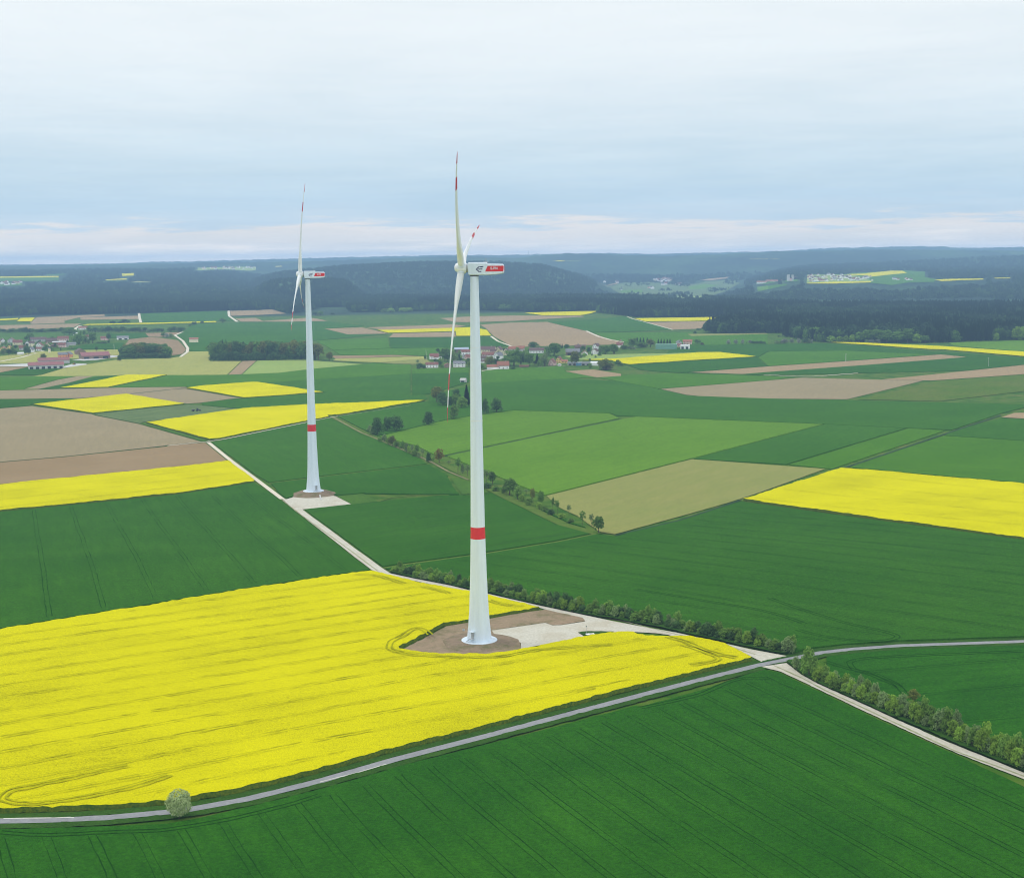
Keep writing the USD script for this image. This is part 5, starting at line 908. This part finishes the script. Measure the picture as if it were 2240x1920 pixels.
seed_trees(CT, 'village_spruce', 'dark conifer among the houses of the centre village', 'F', [(135, 296, 248, 20, 'spruce'), (470, 305, 246, 46, 'spruce'), (1240, 352, 248, 66, 'spruce'), (1485, 190, 143, 20, 'spruce'), (1465, 190, 140, 20, 'spruce'), (1440, 190, 142, 20, 'spruce'), (845, 355, 275, 34, 'spruce')])
tree('F', 1612, 362, 222, 104, 'olive', 'village_edge_tree', 'tall olive tree with visible trunk at the right edge of the centre village'); tree('F', 1915, 398, 293, 175, 'dome', 'dome_tree', 'big dome shaped olive tree right of the white hall'); tree('F', 1920, 400, 365, 150, 'wine', 'wine_bush', 'dark reddish bushes under the big dome shaped tree', cat='bush')
GT = 'trees around the green hall'
seed_trees(GT, 'hall_tree', 'tree beside or behind the green hall', 'G', [(365, 348, 257, 122, 'round'), (440, 345, 300, 90, 'bush'), (530, 342, 268, 98, 'olive'), (470, 340, 310, 90, 'round'), (975, 312, 266, 70, 'round'), (960, 310, 268, 30, 'darkround'), (340, 362, 328, 74, 'greybush'), (290, 362, 322, 60, 'bush'), (375, 362, 340, 40, 'blossom'), (265, 362, 325, 50, 'bush'), (110, 405, 322, 64, 'round'), (190, 405, 318, 92, 'round'), (60, 390, 330, 50, 'round'), (950, 216, 188, 34, 'darkbush'), (985, 180, 165, 60, 'darkbush'), (1030, 165, 152, 30, 'darkbush')])
seed_trees(GT, 'hall_spruce', 'dark conifer in the row behind the green hall', 'G', [(x, y, y - 46, 28, 'spruce') for x, y in ((405, 296), (435, 298), (465, 300), (500, 300), (605, 312), (632, 312), (660, 312), (690, 312), (715, 312))])
tree('G', 1018, 324, 296, 46, 'wine', 'red_bush', 'reddish bush right of the red roofed house beside the green hall', cat='bush')
seed_trees('whitish blossoming trees in the right hedge line', 'blossoming_bush', 'whitish blossoming tree of the hedge line left of the dark forest', 'G', [(1265, 316, 272, 50, 'blossom'), (1335, 316, 272, 52, 'blossom'), (1400, 314, 270, 48, 'blossom'), (1472, 311, 276, 48, 'blossom'), (1800, 307, 262, 80, 'blossom'), (1865, 305, 264, 52, 'blossom'), (1930, 305, 260, 46, 'blossom'), (1780, 305, 270, 50, 'blossom'), (2050, 305, 268, 40, 'blossom')])
seed_trees('green bushes in the right hedge line', 'hedge_bush', 'green bush of the hedge line left of the dark forest', 'G', [(1440, 308, 283, 16, 'bush'), (1500, 311, 284, 46, 'darkbush'), (1535, 311, 284, 46, 'darkbush'), (1570, 311, 282, 46, 'darkbush'), (1605, 311, 288, 40, 'darkbush'), (1725, 307, 280, 60, 'greybush'), (1990, 305, 262, 76, 'darkbush'), (2030, 305, 264, 60, 'greybush'), (1760, 307, 283, 50, 'bush'), (1740, 245, 230, 22, 'darkbush')], 'bush')
seed_trees('light green trees at the edge of the right forest', 'forest_edge_tree', 'rounded light green tree at the edge of the right forest', 'D', [(515, 774, 722, 80, 'freshbush'), (575, 774, 725, 60, 'freshbush'), (630, 774, 722, 70, 'freshbush'), (680, 774, 712, 60, 'freshbush'), (745, 774, 690, 90, 'round'), (800, 775, 676, 100, 'round'), (880, 775, 672, 110, 'round'), (960, 776, 676, 110, 'round'), (1050, 776, 690, 120, 'round'), (1130, 777, 668, 120, 'round'), (1200, 777, 706, 90, 'freshbush'), (1270, 777, 720, 90, 'round'), (380, 760, 655, 100, 'round'), (240, 745, 650, 80, 'darkround'), (2010, 756, 652, 90, 'freshbush'), (2060, 756, 656, 80, 'freshbush'), (1850, 760, 700, 50, 'freshbush')])
seed_trees('whitish bushes at the edge of the right forest', 'forest_edge_bush', 'whitish blossoming bush in front of the right forest edge', 'D', [(840, 778, 748, 60, 'blossom'), (890, 778, 748, 50, 'blossom'), (800, 778, 752, 40, 'greybush')], 'bush')
seed_trees('fresh green trees at the centre forest edge', 'forest_edge_tree', 'fresh green tree in front of the dark forest, centre', 'B', [(1040, 530, 500, 70, 'freshbush'), (1090, 530, 497, 80, 'freshbush'), (1190, 527, 492, 90, 'freshbush'), (1240, 525, 490, 70, 'freshbush'), (880, 528, 505, 60, 'round'), (2000, 518, 465, 90, 'round'), (2050, 520, 470, 80, 'round')])

# ------------------------------------------------------------------ houses
def gable_body(Lx, Wy, h, r): return prism_x([(-Wy / 2, 0), (Wy / 2, 0), (Wy / 2, h), (0, h + r), (-Wy / 2, h)], -Lx / 2, Lx / 2)
def prism_x(outline, x0, x1):
    """An outline (y, z) extruded along x."""
    m = trimesh.creation.extrude_polygon(Polygon(outline), x1 - x0, engine='earcut'); v = np.array(m.vertices); m.vertices = np.c_[x0 + v[:, 2], v[:, 0], v[:, 1]]; return m
def gable_roof(Lx, Wy, h, r, ov=.5, th=.3):
    k = r / (Wy / 2); y1 = Wy / 2 + ov; e = .02
    return prism_x([(-y1, h - ov * k + e), (0, h + r + e), (y1, h - ov * k + e), (y1, h - ov * k + th), (0, h + r + th), (-y1, h - ov * k + th)], -Lx / 2 - ov, Lx / 2 + ov)
def house(P, yaw, Lx, Wy, h, r, wall, roof, label, cat='house', name='house', group=None, chimney=True, windows=True, wing=None, openings=0, eave=.5):
    t = thing(name, label, cat, P - [0, 0, .2], yaw, group)
    w = part(t, 'wall', gable_body(Lx, Wy, h, r), M[wall]); rf = part(t, 'roof', gable_roof(Lx, Wy, h, r, eave), M[roof])
    if chimney: part(rf, 'chimney', bx(.7, .7, 1.5, (Lx * .22, -Wy * .08, h + r + .2)), M['plaster_grey'])
    if wing:
        dx, dy, lx, wy, wh, wr = wing; part(w, 'wing', gable_body(lx, wy, wh, wr).apply_transform(TL((dx, dy, 0))), M[wall]); part(rf, 'wing_roof', gable_roof(lx, wy, wh, wr).apply_transform(TL((dx, dy, 0))), M[roof])
    if windows:
        nw = max(2, int(Lx / 4)); fl = 2 if h > 4.4 else 1
        for f in range(fl):
            for i in range(nw):
                x = (i + .5) / nw * Lx - Lx / 2
                if f == 0 and i == nw // 2: part(t, 'door', bx(1.1, .1, 2.1, (x, -Wy / 2 - .03, 1.2)), M['timber']); continue
                part(t, 'window', bx(1.2, .08, 1.25, (x, -Wy / 2 - .02, 1.75 + 2.7 * f)), M['pane'])
        for sx in (-1, 1):
            for f in range(fl + (r > 2.6)):
                for y in ((-Wy * .22, Wy * .22) if f < fl else (0,)): part(t, 'window', bx(.08, 1.1, 1.2, (sx * (Lx / 2 + .02), y, 1.75 + 2.7 * f)), M['pane'])
    for i in range(openings):
        x = (i + .5) / openings * Lx - Lx / 2; part(t, 'opening', bx(Lx / openings * .55, .12, h * .62, (x, -Wy / 2 - .03, h * .34)), M['opening'])
    return t
HN = [0]
def H_(crop, x, yb, wpx, asp, h, r, yaw, wall, roof, label, gable=False, **k):
    """A house by the foot of its visible side and its width in a detail view; gable: the gable end faces the camera."""
    ox, oy, s = CROPS[crop]; P = ground([(ox + x * s, oy + yb * s)])[0]; m = scale_at(P) * s * wpx
    los = math.atan2(P[0], P[1]); HN[0] += 1
    if not gable and 'house' in label and not k.get('wing') and HN[0] % 2: gable, wpx, asp = True, wpx * .62, 1.35; m *= .62
    r *= .88; h *= 1.06
    if gable: Wy, Lx = m, m * asp; yw = math.radians(90 + yaw) - los
    else: Lx, Wy = m, m * asp; yw = math.radians(yaw) - los
    P = P + np.array([P[0], P[1], 0]) / math.hypot(P[0], P[1]) * ((Lx if gable else Wy) / 2)
    P[2] = float(terrain(P[0], P[1]))
    return house(P, yw, Lx, Wy, h, r, wall, roof, label, **k)
W_h, C_h = 'plaster_white', 'plaster_cream'
# centre village
H_('U', 310, 240, 235, .62, 4.5, 4.2, 8, W_h, 'roof_red', 'white house with red roof and front gable, leftmost of the upper row', wing=(-.5, -6.5, 7, 6, 3.6, 2.6))
H_('U', 235, 415, 250, .5, 4.2, 3.2, 4, W_h, 'roof_red', 'white house with bright red roof at the lower left corner of the centre village')
H_('U', 560, 412, 230, .4, 3.0, 2.6, 2, 'timber', 'roof_red', 'low brown shed with red roof beside the white grey roofed house', chimney=False, windows=False, cat='shed', name='shed')
H_('U', 800, 405, 235, .5, 5.2, 3.4, -10, W_h, 'roof_grey', 'white house with dark grey roof just left of the near tower, lower row')
H_('U', 845, 105, 290, .7, 5.0, 3.0, 0, 'timber', 'roof_solar', 'barn with bluish solar roof behind the trees left of the near tower', chimney=False, windows=False, cat='barn', name='barn')
H_('U', 930, 150, 200, .6, 4.5, 3.6, 15, W_h, 'roof_red', 'small red roofed house with white gable, left of the near tower')
H_('U', 910, 225, 150, .8, 3.6, 2.6, -12, 'plaster_grey', 'roof_solar', 'low pale house with bluish roof touching the near tower'); H_('U', 985, 245, 130, .8, 4.0, 3.2, 20, 'plaster_pink', 'roof_red', 'pinkish house with red roof touching the left edge of the near tower')
H_('U', 1390, 125, 330, .5, 6.0, 5.6, -14, C_h, 'roof_dark', 'large cream gabled farmhouse with dark roof right of the near tower', wing=(10, -5, 9, 7, 4, 3)); H_('U', 1400, 212, 250, .55, 4.4, 4.6, -16, W_h, 'roof_red', 'white gabled house with dull red roof right of the near tower')
H_('U', 1600, 240, 130, 1.6, 5.2, 5.2, -28, W_h, 'roof_grey', 'white gabled house with grey roof and dark timber, right of the near tower', gable=True); H_('U', 1620, 115, 110, 1.5, 5.4, 5.2, -20, C_h, 'roof_dark', 'narrow cream gable behind the grey roofed white house', gable=True)
H_('U', 1770, 155, 110, 1.4, 5.2, 5.6, -16, C_h, 'roof_dark', 'pale yellow steep gable beside the long red barn roof', gable=True); H_('U', 1960, 85, 290, .4, 4.5, 4.2, 4, 'plaster_grey', 'roof_orange', 'long barn with orange red roof behind the trees of the centre village', chimney=False, windows=False, cat='barn', name='barn')
H_('U', 1700, 440, 240, .6, 4.4, 6.2, 4, W_h, 'roof_orange', 'orange red roofed farmhouse with long low wing at the village front', wing=(-14, -1.5, 16, 7, 3.2, 2.8)); H_('U', 1290, 265, 130, .7, 3.6, 3.4, 0, 'plaster_grey', 'roof_dark', 'small dark red roofed house touching the right edge of the near tower'); H_('U', 1300, 315, 120, .6, 2.4, 1.6, -8, W_h, 'roof_dark', 'low white outbuilding at the right edge of the near tower', chimney=False)
H_('U', 885, 722, 115, .8, 3.0, 2.2, -25, 'plaster_grey', 'plaster_grey', 'grey field shed standing alone in the green field left of the near tower', chimney=False, windows=False, openings=1, cat='shed', name='shed'); H_('U', 725, 262, 40, .9, 2.6, 1.6, 0, C_h, 'roof_orange', 'tiny cream hut between the dark trees left of the near tower', chimney=False, windows=False, cat='shed', name='shed')
H_('V', 320, 305, 300, .45, 4.2, 4.4, 2, W_h, 'roof_dark', 'long white house with dark red roof behind the big village trees'); H_('V', 1065, 345, 290, .5, 4.8, 5.2, 2, 'timber', 'roof_grey', 'big barn with wide grey roof in the centre village', chimney=False, windows=False, openings=2, cat='barn', name='barn')
H_('V', 640, 560, 130, 1.3, 4.0, 6.0, -18, 'plaster_pink', 'roof_red', 'salmon gabled house with steep red roof at the right village front', gable=True); H_('V', 785, 505, 150, .8, 4.6, 4.6, -20, 'plaster_yellow', 'roof_red', 'yellow house with red roof beside the salmon gabled house'); H_('V', 900, 512, 120, .8, 2.8, 2.2, -12, 'plaster_yellow', 'roof_orange', 'low bright yellow house right of the yellow red roofed house')
H_('V', 1310, 350, 200, .5, 3.2, 4.0, 0, W_h, 'roof_red', 'low white house with red roof at the right of the centre village'); H_('V', 1525, 330, 110, 1.2, 5.0, 4.2, -24, W_h, 'roof_dark', 'tall white gabled house right of the low white house', gable=True); H_('V', 1550, 225, 110, 1.3, 4.8, 5.0, -30, W_h, 'roof_dark', 'white steep gabled house with dark red roof behind the tall white house', gable=True)
H_('V', 1215, 235, 220, .5, 4.4, 3.6, 4, 'timber', 'roof_dark', 'brown house with dark roof behind the wide grey barn'); H_('V', 1060, 552, 190, .7, 3.0, 1.4, -6, 'plaster_grey', 'roof_grey', 'flat grey shed at the right village front', chimney=False, windows=False, openings=2, cat='shed', name='shed'); H_('V', 1185, 560, 110, .7, 3.6, .8, 0, 'blue_sheet', 'roof_solar', 'blue sheet metal shed at the right village front', chimney=False, windows=False, cat='shed', name='shed')
H_('V', 1330, 555, 190, .6, 3.0, 1.6, 0, 'plaster_grey', 'roof_grey', 'open grey shed between the blue shed and the white hall', chimney=False, windows=False, openings=2, cat='shed', name='shed'); H_('V', 1515, 560, 150, .8, 3.6, 1.8, -8, W_h, 'roof_white', 'white hall beside the big dome shaped tree', chimney=False, windows=False, cat='hall', name='hall'); H_('V', 790, 572, 110, .6, 1.9, .8, 0, 'plaster_grey', 'roof_white', 'low pale outbuilding in front of the yellow house', chimney=False, windows=False, cat='shed', name='shed')
H_('V', 2030, 190, 130, .8, 4.4, 4.0, -10, W_h, 'roof_red', 'white house with red roof among the trees at the far right of the centre village'); H_('V', 60, 590, 190, .3, 1.6, .8, 2, 'timber', 'roof_red', 'low reddish brown shed in the hedge in front of the big village trees', chimney=False, windows=False, cat='shed', name='shed')
H_('V', 10, 250, 120, .6, 4.2, 3.6, 0, 'plaster_grey', 'roof_orange', 'orange roofed house left of the long white house'); H_('V', 1180, 200, 130, .7, 4.0, 2.6, 10, W_h, 'roof_dark', 'small white house with dark roof behind the brown house')
# the green hall and its neighbours
H_('G', 680, 362, 200, .5, 7.2, .6, 0, 'green_sheet', 'green_sheet', 'long green sheet metal hall', chimney=False, windows=False, cat='hall', name='hall', eave=.1); H_('G', 858, 362, 84, .8, 6.4, .6, -6, W_h, 'roof_white', 'pale grey cube building with dark openings right of the green hall', chimney=False, windows=False, openings=2, cat='hall', name='hall', eave=.1)
H_('G', 880, 316, 84, .6, 4.4, 4.0, 0, 'plaster_pink', 'roof_orange', 'house with orange red roof behind the pale cube building'); H_('G', 800, 318, 80, .8, 4.0, 3.2, 8, 'plaster_grey', 'roof_grey', 'grey roofed house behind the green hall'); H_('G', 805, 338, 40, .8, 3.0, 2.0, 0, 'plaster_pink', 'roof_red', 'small reddish annex between green hall and pale cube building', chimney=False)
H_('G', 250, 322, 70, .7, 4.4, 4.4, 4, C_h, 'roof_red', 'red roofed house left of the green hall, half hidden by trees')
# left village and farms
H_('Y', 485, 535, 562, .34, 5.4, 4.6, 3, 'concrete', 'roof_maroon', 'long open barn with dull red roof at the left', chimney=False, windows=False, openings=6, cat='barn', name='barn'); H_('Y', 620, 440, 500, .26, 4.8, 4.2, 3, 'plaster_grey', 'roof_maroon', 'second red roofed barn right behind the long open barn', chimney=False, windows=False, cat='barn', name='barn')
H_('Y', 1330, 355, 470, .5, 4.6, 5.6, 13, 'timber', 'roof_maroon', 'large barn with brown red roof and pale ridge light', chimney=False, windows=False, openings=3, cat='barn', name='barn'); H_('Y', 1080, 285, 250, .6, 4.6, 5.4, 10, 'timber', 'roof_dark', 'dark roofed old barn behind the brick orange house', chimney=False, windows=False, cat='barn', name='barn')
H_('Y', 780, 335, 150, .6, 4.6, 3.8, 6, 'plaster_orange', 'roof_grey', 'brick orange house with grey hipped roof, left part of the pair'); H_('Y', 880, 330, 100, 1.2, 4.6, 4.2, -22, 'plaster_orange', 'roof_grey', 'brick orange gabled house, right part of the pair', gable=True)
H_('W', 895, 640, 130, 1.2, 5.2, 5.4, -14, W_h, 'roof_red', 'white gabled house in the middle of the left village', gable=True); H_('W', 1070, 640, 210, .6, 4.6, 5.6, 4, C_h, 'roof_red', 'cream house with big red roof in the middle of the left village'); H_('W', 720, 600, 110, .7, 6.2, 3.4, 4, C_h, 'roof_dark', 'tall cream twin house left of the white gabled house')
H_('W', 620, 590, 130, .8, 5.0, 4.6, 0, W_h, 'roof_blue', 'white house with dark blue roof in the left village'); H_('W', 400, 560, 190, .6, 4.4, 4.8, 4, C_h, 'roof_red', 'house with broad red roof and white dormers in the left village', wing=(0, -4.5, 5, 5, 4.4, 2.6)); H_('W', 260, 510, 240, .5, 4.4, 4.8, -3, 'plaster_grey', 'roof_red', 'long red roofed house at the back of the left village')
H_('W', 510, 680, 140, .7, 4.0, 4.4, 0, 'plaster_grey', 'roof_red', 'red roofed house half hidden by the front trees of the left village'); H_('W', 75, 710, 110, 1.2, 4.2, 4.2, -20, 'plaster_yellow', 'roof_orange', 'yellow gabled house with orange roof near the left picture edge', gable=True); H_('W', 225, 660, 80, 1.3, 4.4, 4.0, -8, 'plaster_yellow', 'roof_dark', 'pale yellow gabled house in the left village', gable=True)
H_('W', 715, 730, 100, 1.3, 4.2, 4.4, -32, W_h, 'roof_grey', 'white gabled house with grey roof at the front of the left village', gable=True); H_('W', 880, 695, 110, .7, 3.4, 3.2, 0, W_h, 'roof_red', 'small white house with red roof at the lane into the left village'); H_('W', 1345, 560, 280, .4, 5.0, 1.0, 0, 'timber', 'roof_white', 'long hall with bright white roof in the left village', chimney=False, windows=False, cat='hall', name='hall')
H_('W', 1410, 620, 150, .8, 4.2, 3.8, -12, 'plaster_pink', 'roof_red', 'pink house with red roof in front of the white roofed hall'); H_('W', 1520, 605, 110, .7, 3.4, 3.4, 0, 'plaster_grey', 'roof_red', 'red roofed annex right of the pink house'); H_('W', 1230, 610, 130, .6, 3.0, 1.2, 2, 'timber', 'roof_dark', 'low dark shed left of the pink house', chimney=False, windows=False, cat='shed', name='shed')
H_('W', 1620, 570, 190, .6, 3.0, 2.0, 0, 'plaster_grey', 'roof_grey', 'grey sheds at the right end of the left village', chimney=False, windows=False, cat='shed', name='shed'); H_('W', 1430, 470, 230, .5, 4.4, 4.6, 4, 'plaster_pink', 'roof_red', 'red roofed farmhouse behind the white roofed hall'); H_('W', 870, 490, 330, .4, 4.4, 4.4, -2, 'plaster_grey', 'roof_dark', 'long dark red roof at the back of the left village')
H_('W', 1170, 510, 230, .5, 4.4, 4.2, 3, 'timber', 'roof_dark', 'dark roofed barn at the back of the left village, right of the long dark roof', chimney=False, windows=False, cat='barn', name='barn'); H_('W', 60, 510, 80, .8, 4.0, 4.0, 20, W_h, 'roof_dark', 'white gabled house at the upper left picture edge of the left village', gable=True); H_('W', 460, 790, 130, .7, 2.6, 1.6, 4, W_h, 'roof_white', 'small white shed among the front trees of the left village', chimney=False, windows=False, cat='shed', name='shed')
H_('W', 5, 560, 100, .8, 4.4, 4.4, 0, C_h, 'roof_orange', 'orange roofed house cut by the left picture edge'); H_('W', 1885, 215, 190, .4, 3.8, 3.6, -4, W_h, 'roof_orange', 'single house with orange red roof and white end behind the left village'); H_('W', 1705, 345, 90, .8, 3.2, 1.8, 0, W_h, 'roof_white', 'small white hut between trees right of the left village', chimney=False); H_('W', 2000, 430, 110, .8, 4.0, 3.8, -10, W_h, 'roof_red', 'reddish house with white gable among the trees right of the left village')
H_('W', 230, 720, 60, 1.0, 3.2, 1.6, 0, W_h, 'roof_dark', 'tiny white annex in front of the pale yellow gabled house', chimney=False, windows=False, cat='shed', name='shed')
H_('E', 1210, 102, 105, .7, 3.6, 3.4, 4, W_h, 'roof_grey', 'white barn with grey roof standing alone in front of the left tree belt', chimney=False, windows=False, openings=2, cat='barn', name='barn'); H_('E', 1910, 133, 84, .9, 6.4, 2.6, 0, C_h, 'roof_orange', 'cream cube shaped barn with red roof beside the winding track', chimney=False, windows=False, cat='barn', name='barn'); H_('E', 1030, 108, 70, .7, 4.0, 3.4, 0, 'plaster_pink', 'roof_red', 'red house among the trees left of the lone white barn'); H_('E', 880, 92, 60, .7, 4.0, 3.4, 0, W_h, 'roof_red', 'small white red roofed house in the tree belt')
P = ground(px('W 1120,742'))[0]; t = thing('transformer_tower', 'slim white tower house on the meadow in front of the left village', 'tower', P, .2)
part(t, 'wall', bx(3.4, 3.4, 7.0, (0, 0, 3.5)), M[C_h]); part(t, 'roof', gable_roof(3.6, 3.6, 7.0, 1.2, .2), M['roof_grey']); part(t, 'door', bx(1.2, .1, 2.1, (0, -1.74, 1.1)), M['steel']); part(t, 'window', bx(.8, .1, .8, (0, -1.74, 5.4)), M['opening'])
# gardens: bushes and small trees between the houses
def gardens(boxes, crop, n, label, group, seed):
    r = np.random.default_rng(seed); ox, oy, k = CROPS[crop]
    for i in range(n):
        x0, y0, x1, y1 = boxes[i % len(boxes)]; x, y = r.uniform(x0, x1), r.uniform(y0, y1); P = ground([(ox + x * k, oy + y * k)])[0]
        kd = ['bush', 'greybush', 'darkbush', 'freshbush', 'round', 'darkround'][r.integers(6)]; h = r.uniform(3, 8); plant(kd, P, h, h * r.uniform(.8, 1.2), 'garden_bush', TONE[kd] + label, 'bush', group)
gardens([(0, 470, 700, 760), (700, 500, 1600, 700), (1600, 250, 2060, 560)], 'W', 75, 'garden bush or small tree between the houses of the left village', 'garden bushes of the left village', 5)
gardens([(180, 215, 570, 385), (690, 215, 1340, 385), (1340, 200, 1900, 290)], 'F', 80, 'garden bush or small tree between the houses of the centre village', 'garden bushes of the centre village', 6)
# machines
def tractor(P, yaw, label, paint, trailer=True):
    t = thing('tractor', label, 'tractor', P, yaw)
    b = part(t, 'body', join([bx(2.6, 1.1, 1.0, (1.4, 0, 1.45)), bx(1.2, 1.5, .5, (-.3, 0, 1.3))]), M[paint]); part(t, 'cab', bx(1.5, 1.6, 1.5, (-.4, 0, 2.3)), M['pane']); part(t, 'cab_roof', bx(1.7, 1.8, .15, (-.4, 0, 3.13)), M[paint])
    for x, r in ((-.7, .95), (2.1, .65)):
        for y in (-.95, .95):
            wl = cyl(r, .5, n=18); wl.apply_transform(RX(math.pi / 2)); wl.apply_translation((x, y + .25, r)); q = part(t, 'wheel', wl, M['rubber']); hbm = cyl(r * .5, .54, n=12); hbm.apply_transform(RX(math.pi / 2)); hbm.apply_translation((x, y + .27, r)); part(q, 'rim', hbm, M[paint])
    if trailer:
        part(t, 'implement', join([bx(3.2, 2.4, .9, (-4.4, 0, 1.5)), bx(1.4, .25, .25, (-2.2, 0, 1.0)), bx(.6, 4.6, .4, (-6.2, 0, 1.1))]), M['dark_metal'])
        for y in (-1.2, 1.2):
            wl = cyl(.7, .4, n=16); wl.apply_transform(RX(math.pi / 2)); wl.apply_translation((-4.6, y + .2, .7)); part(t, 'wheel', wl, M['rubber'])
tractor(ground(px('E 1950,808'))[0], .1, 'dark tractor with trailed sprayer standing in the striped pale green field', 'dark_metal')
tractor(ground(px('Y 975,460'))[0], 2.6, 'yellow loader on the concrete yard of the long red roofed barn', 'paint_yellow', False)
# poles and masts
def pole(s, h, label, arms=True):
    P = ground(px(s))[0]; t = thing('power_pole', label, 'pole', P); part(t, 'pole', cyl(.28, h, n=8, r2=.18), M['concrete'])
    if arms: part(t, 'crossarm', bx(2.6, .18, .18, (0, 0, h * .93)), M['steel'])
pole('U 116,262', 15, 'pale power pole at the left end of the centre village'); pole('D 630,930', 12, 'pale pole on the light green patch at the right'); pole('D 1783,968', 12, 'faint pale pole in the green field near the right edge'); pole('E 1125,210', 11, 'pale pole on the meadow right of the brown roofed barn')
# far settlements on the hills
HS = stage.CreateClassPrim('/World/house_kinds'); HK = []
for i, (wl, rf) in enumerate([('plaster_white', 'roof_red'), ('plaster_white', 'roof_dark'), ('plaster_white', 'roof_grey'), ('plaster_cream', 'roof_red')]):
    UsdGeom.Xform.Define(stage, f'/World/house_kinds/house_{i}'); usdkit.mesh(stage, f'/World/house_kinds/house_{i}/wall', gable_body(13, 10, 5.2, 4.6), M[wl]); usdkit.mesh(stage, f'/World/house_kinds/house_{i}/roof', gable_roof(13, 10, 5.2, 4.6), M[rf]); HK.append(stage.GetPrimAtPath(f'/World/house_kinds/house_{i}'))
def hamlet(crop, boxes, n, label, group, seed, sc=1.0, lift=20.0):
    r = np.random.default_rng(seed); ox, oy, s = CROPS[crop]
    for k in range(n):
        x0, y0, x1, y1 = boxes[k % len(boxes)]; P = ground([(ox + r.uniform(x0, x1) * s, oy + r.uniform(y0, y1) * s)], lift)[0]
        q = sc * r.uniform(.75, 1.35); copy_of(HK[[0, 1, 2, 0, 3, 1][r.integers(6)]], 'hill_house', label, 'house', P, r.uniform(-.6, .6) + (math.pi / 2) * (r.random() < .6), (q, q, q), group)
hamlet('D', [(330, 228, 420, 285), (420, 228, 560, 282), (560, 235, 700, 278), (700, 245, 870, 275)], 74, 'small whitish house of the village on the right wooded hill', 'houses of the village on the right hill', 1, .85)
hamlet('D', [(1010, 262, 1060, 272), (1105, 260, 1165, 272), (215, 255, 235, 262)], 9, 'small house on the green slope right of the hill village', 'houses right of the hill village', 2, .8)
hamlet('C', [(1140, 262, 1300, 290), (1190, 255, 1290, 280)], 26, 'whitish house of the small town in the far valley', 'houses of the valley town', 3, .95)
hamlet('C', [(1090, 335, 1140, 345), (1200, 300, 1260, 335), (1290, 305, 1420, 318), (720, 285, 860, 292)], 12, 'scattered house below the valley town', 'scattered houses in the far valley', 4, 1.1)
hamlet('A', [(0, 290, 60, 315), (60, 290, 180, 310)], 16, 'small house of the hamlet in the woods at the far left', 'houses of the far left hamlet', 5, .95)
hamlet('A', [(1600, 172, 1850, 184), (1850, 164, 2072, 184)], 26, 'pale speck of a house in the town near the horizon, left', 'houses of the town near the horizon', 6, 1.15)
# ruined castle with two towers, large white castle
def far_at(s, lift=20.0): return ground(px(s), lift)[0]
P = far_at('D 178,276'); k = scale_at(P) * CROPS['D'][2]; t = thing('castle_ruin', 'pale twin towered castle on the wooded hill', 'castle', P, .1)
part(t, 'tower', bx(20 * k, 14 * k, 50 * k, (-14 * k, 0, 25 * k)), M['plaster_grey']); part(t, 'tower', bx(14 * k, 14 * k, 48 * k, (22 * k, 3, 24 * k)), M['plaster_grey']); part(t, 'curtain_wall', bx(26 * k, 10 * k, 20 * k, (4 * k, 2, 10 * k)), M['plaster_pink']); part(t, 'roof', gable_roof(26 * k, 10 * k, 20 * k, 6 * k).apply_transform(TL((4 * k, 2, 0))), M['roof_red'])
P = far_at('C 2022,298'); m = scale_at(P) * CROPS['C'][2] * 80; house(P, -math.atan2(P[0], P[1]), m, m * .35, m * .17, m * .1, W_h, 'roof_orange', 'large white castle with red roof on the hill edge, right of the valley', 'castle', 'white_castle', chimney=False, windows=False)
P = far_at('D 60,280'); m = scale_at(P) * CROPS['D'][2] * 150; house(P, -math.atan2(P[0], P[1]), m, m * .12, m * .04, m * .05, 'plaster_pink', 'roof_orange', 'long red roofed wing left of the twin towered castle', 'castle wing', 'castle_wing', chimney=False, windows=False)
P = far_at('C 886,382', 2); t = thing('church', 'white church tower with pointed spire in the far valley', 'church', P); part(t, 'tower', bx(6, 6, 22, (0, 0, 11)), M[W_h]); part(t, 'spire', cyl(4.0, 20, (0, 0, 22), 4, .1), M['roof_grey']); part(t, 'nave', gable_body(20, 10, 8, 6).apply_transform(TL((12, 0, 0))), M[W_h]); part(t, 'roof', gable_roof(20, 10, 8, 6).apply_transform(TL((12, 0, 0))), M['roof_red'])
P = far_at('C 135,82', 4); t = thing('radio_mast', 'thin radio mast on the horizon right of the near turbine', 'mast', P); part(t, 'mast', cyl(2.6, 62, n=8, r2=1.6), M['steel']); part(t, 'base_building', bx(60, 30, 16, (100, 0, 8)), M[W_h])

# ------------------------------------------------------------------ haze
if HAZE_DENSITY > 0:
    hz = usdkit.material(stage, L + 'haze', {'v': ('principled_volume', {'color': HAZE_COLOR, 'density': HAZE_DENSITY, 'anisotropy': 0.0})}, volume='v.volume')
    HAZE_TOP = max(212.0, float(GZ2.max()) + 6)
    zb = float(min(terrain(GX, GY).min(), -60)) - 3
    tag(usdkit.mesh(stage, '/World/haze', bx(19600, 19200, HAZE_TOP - zb, (0, 8700, (HAZE_TOP + zb) / 2)), hz), 'thin bluish haze over the land', 'haze', kind='stuff')
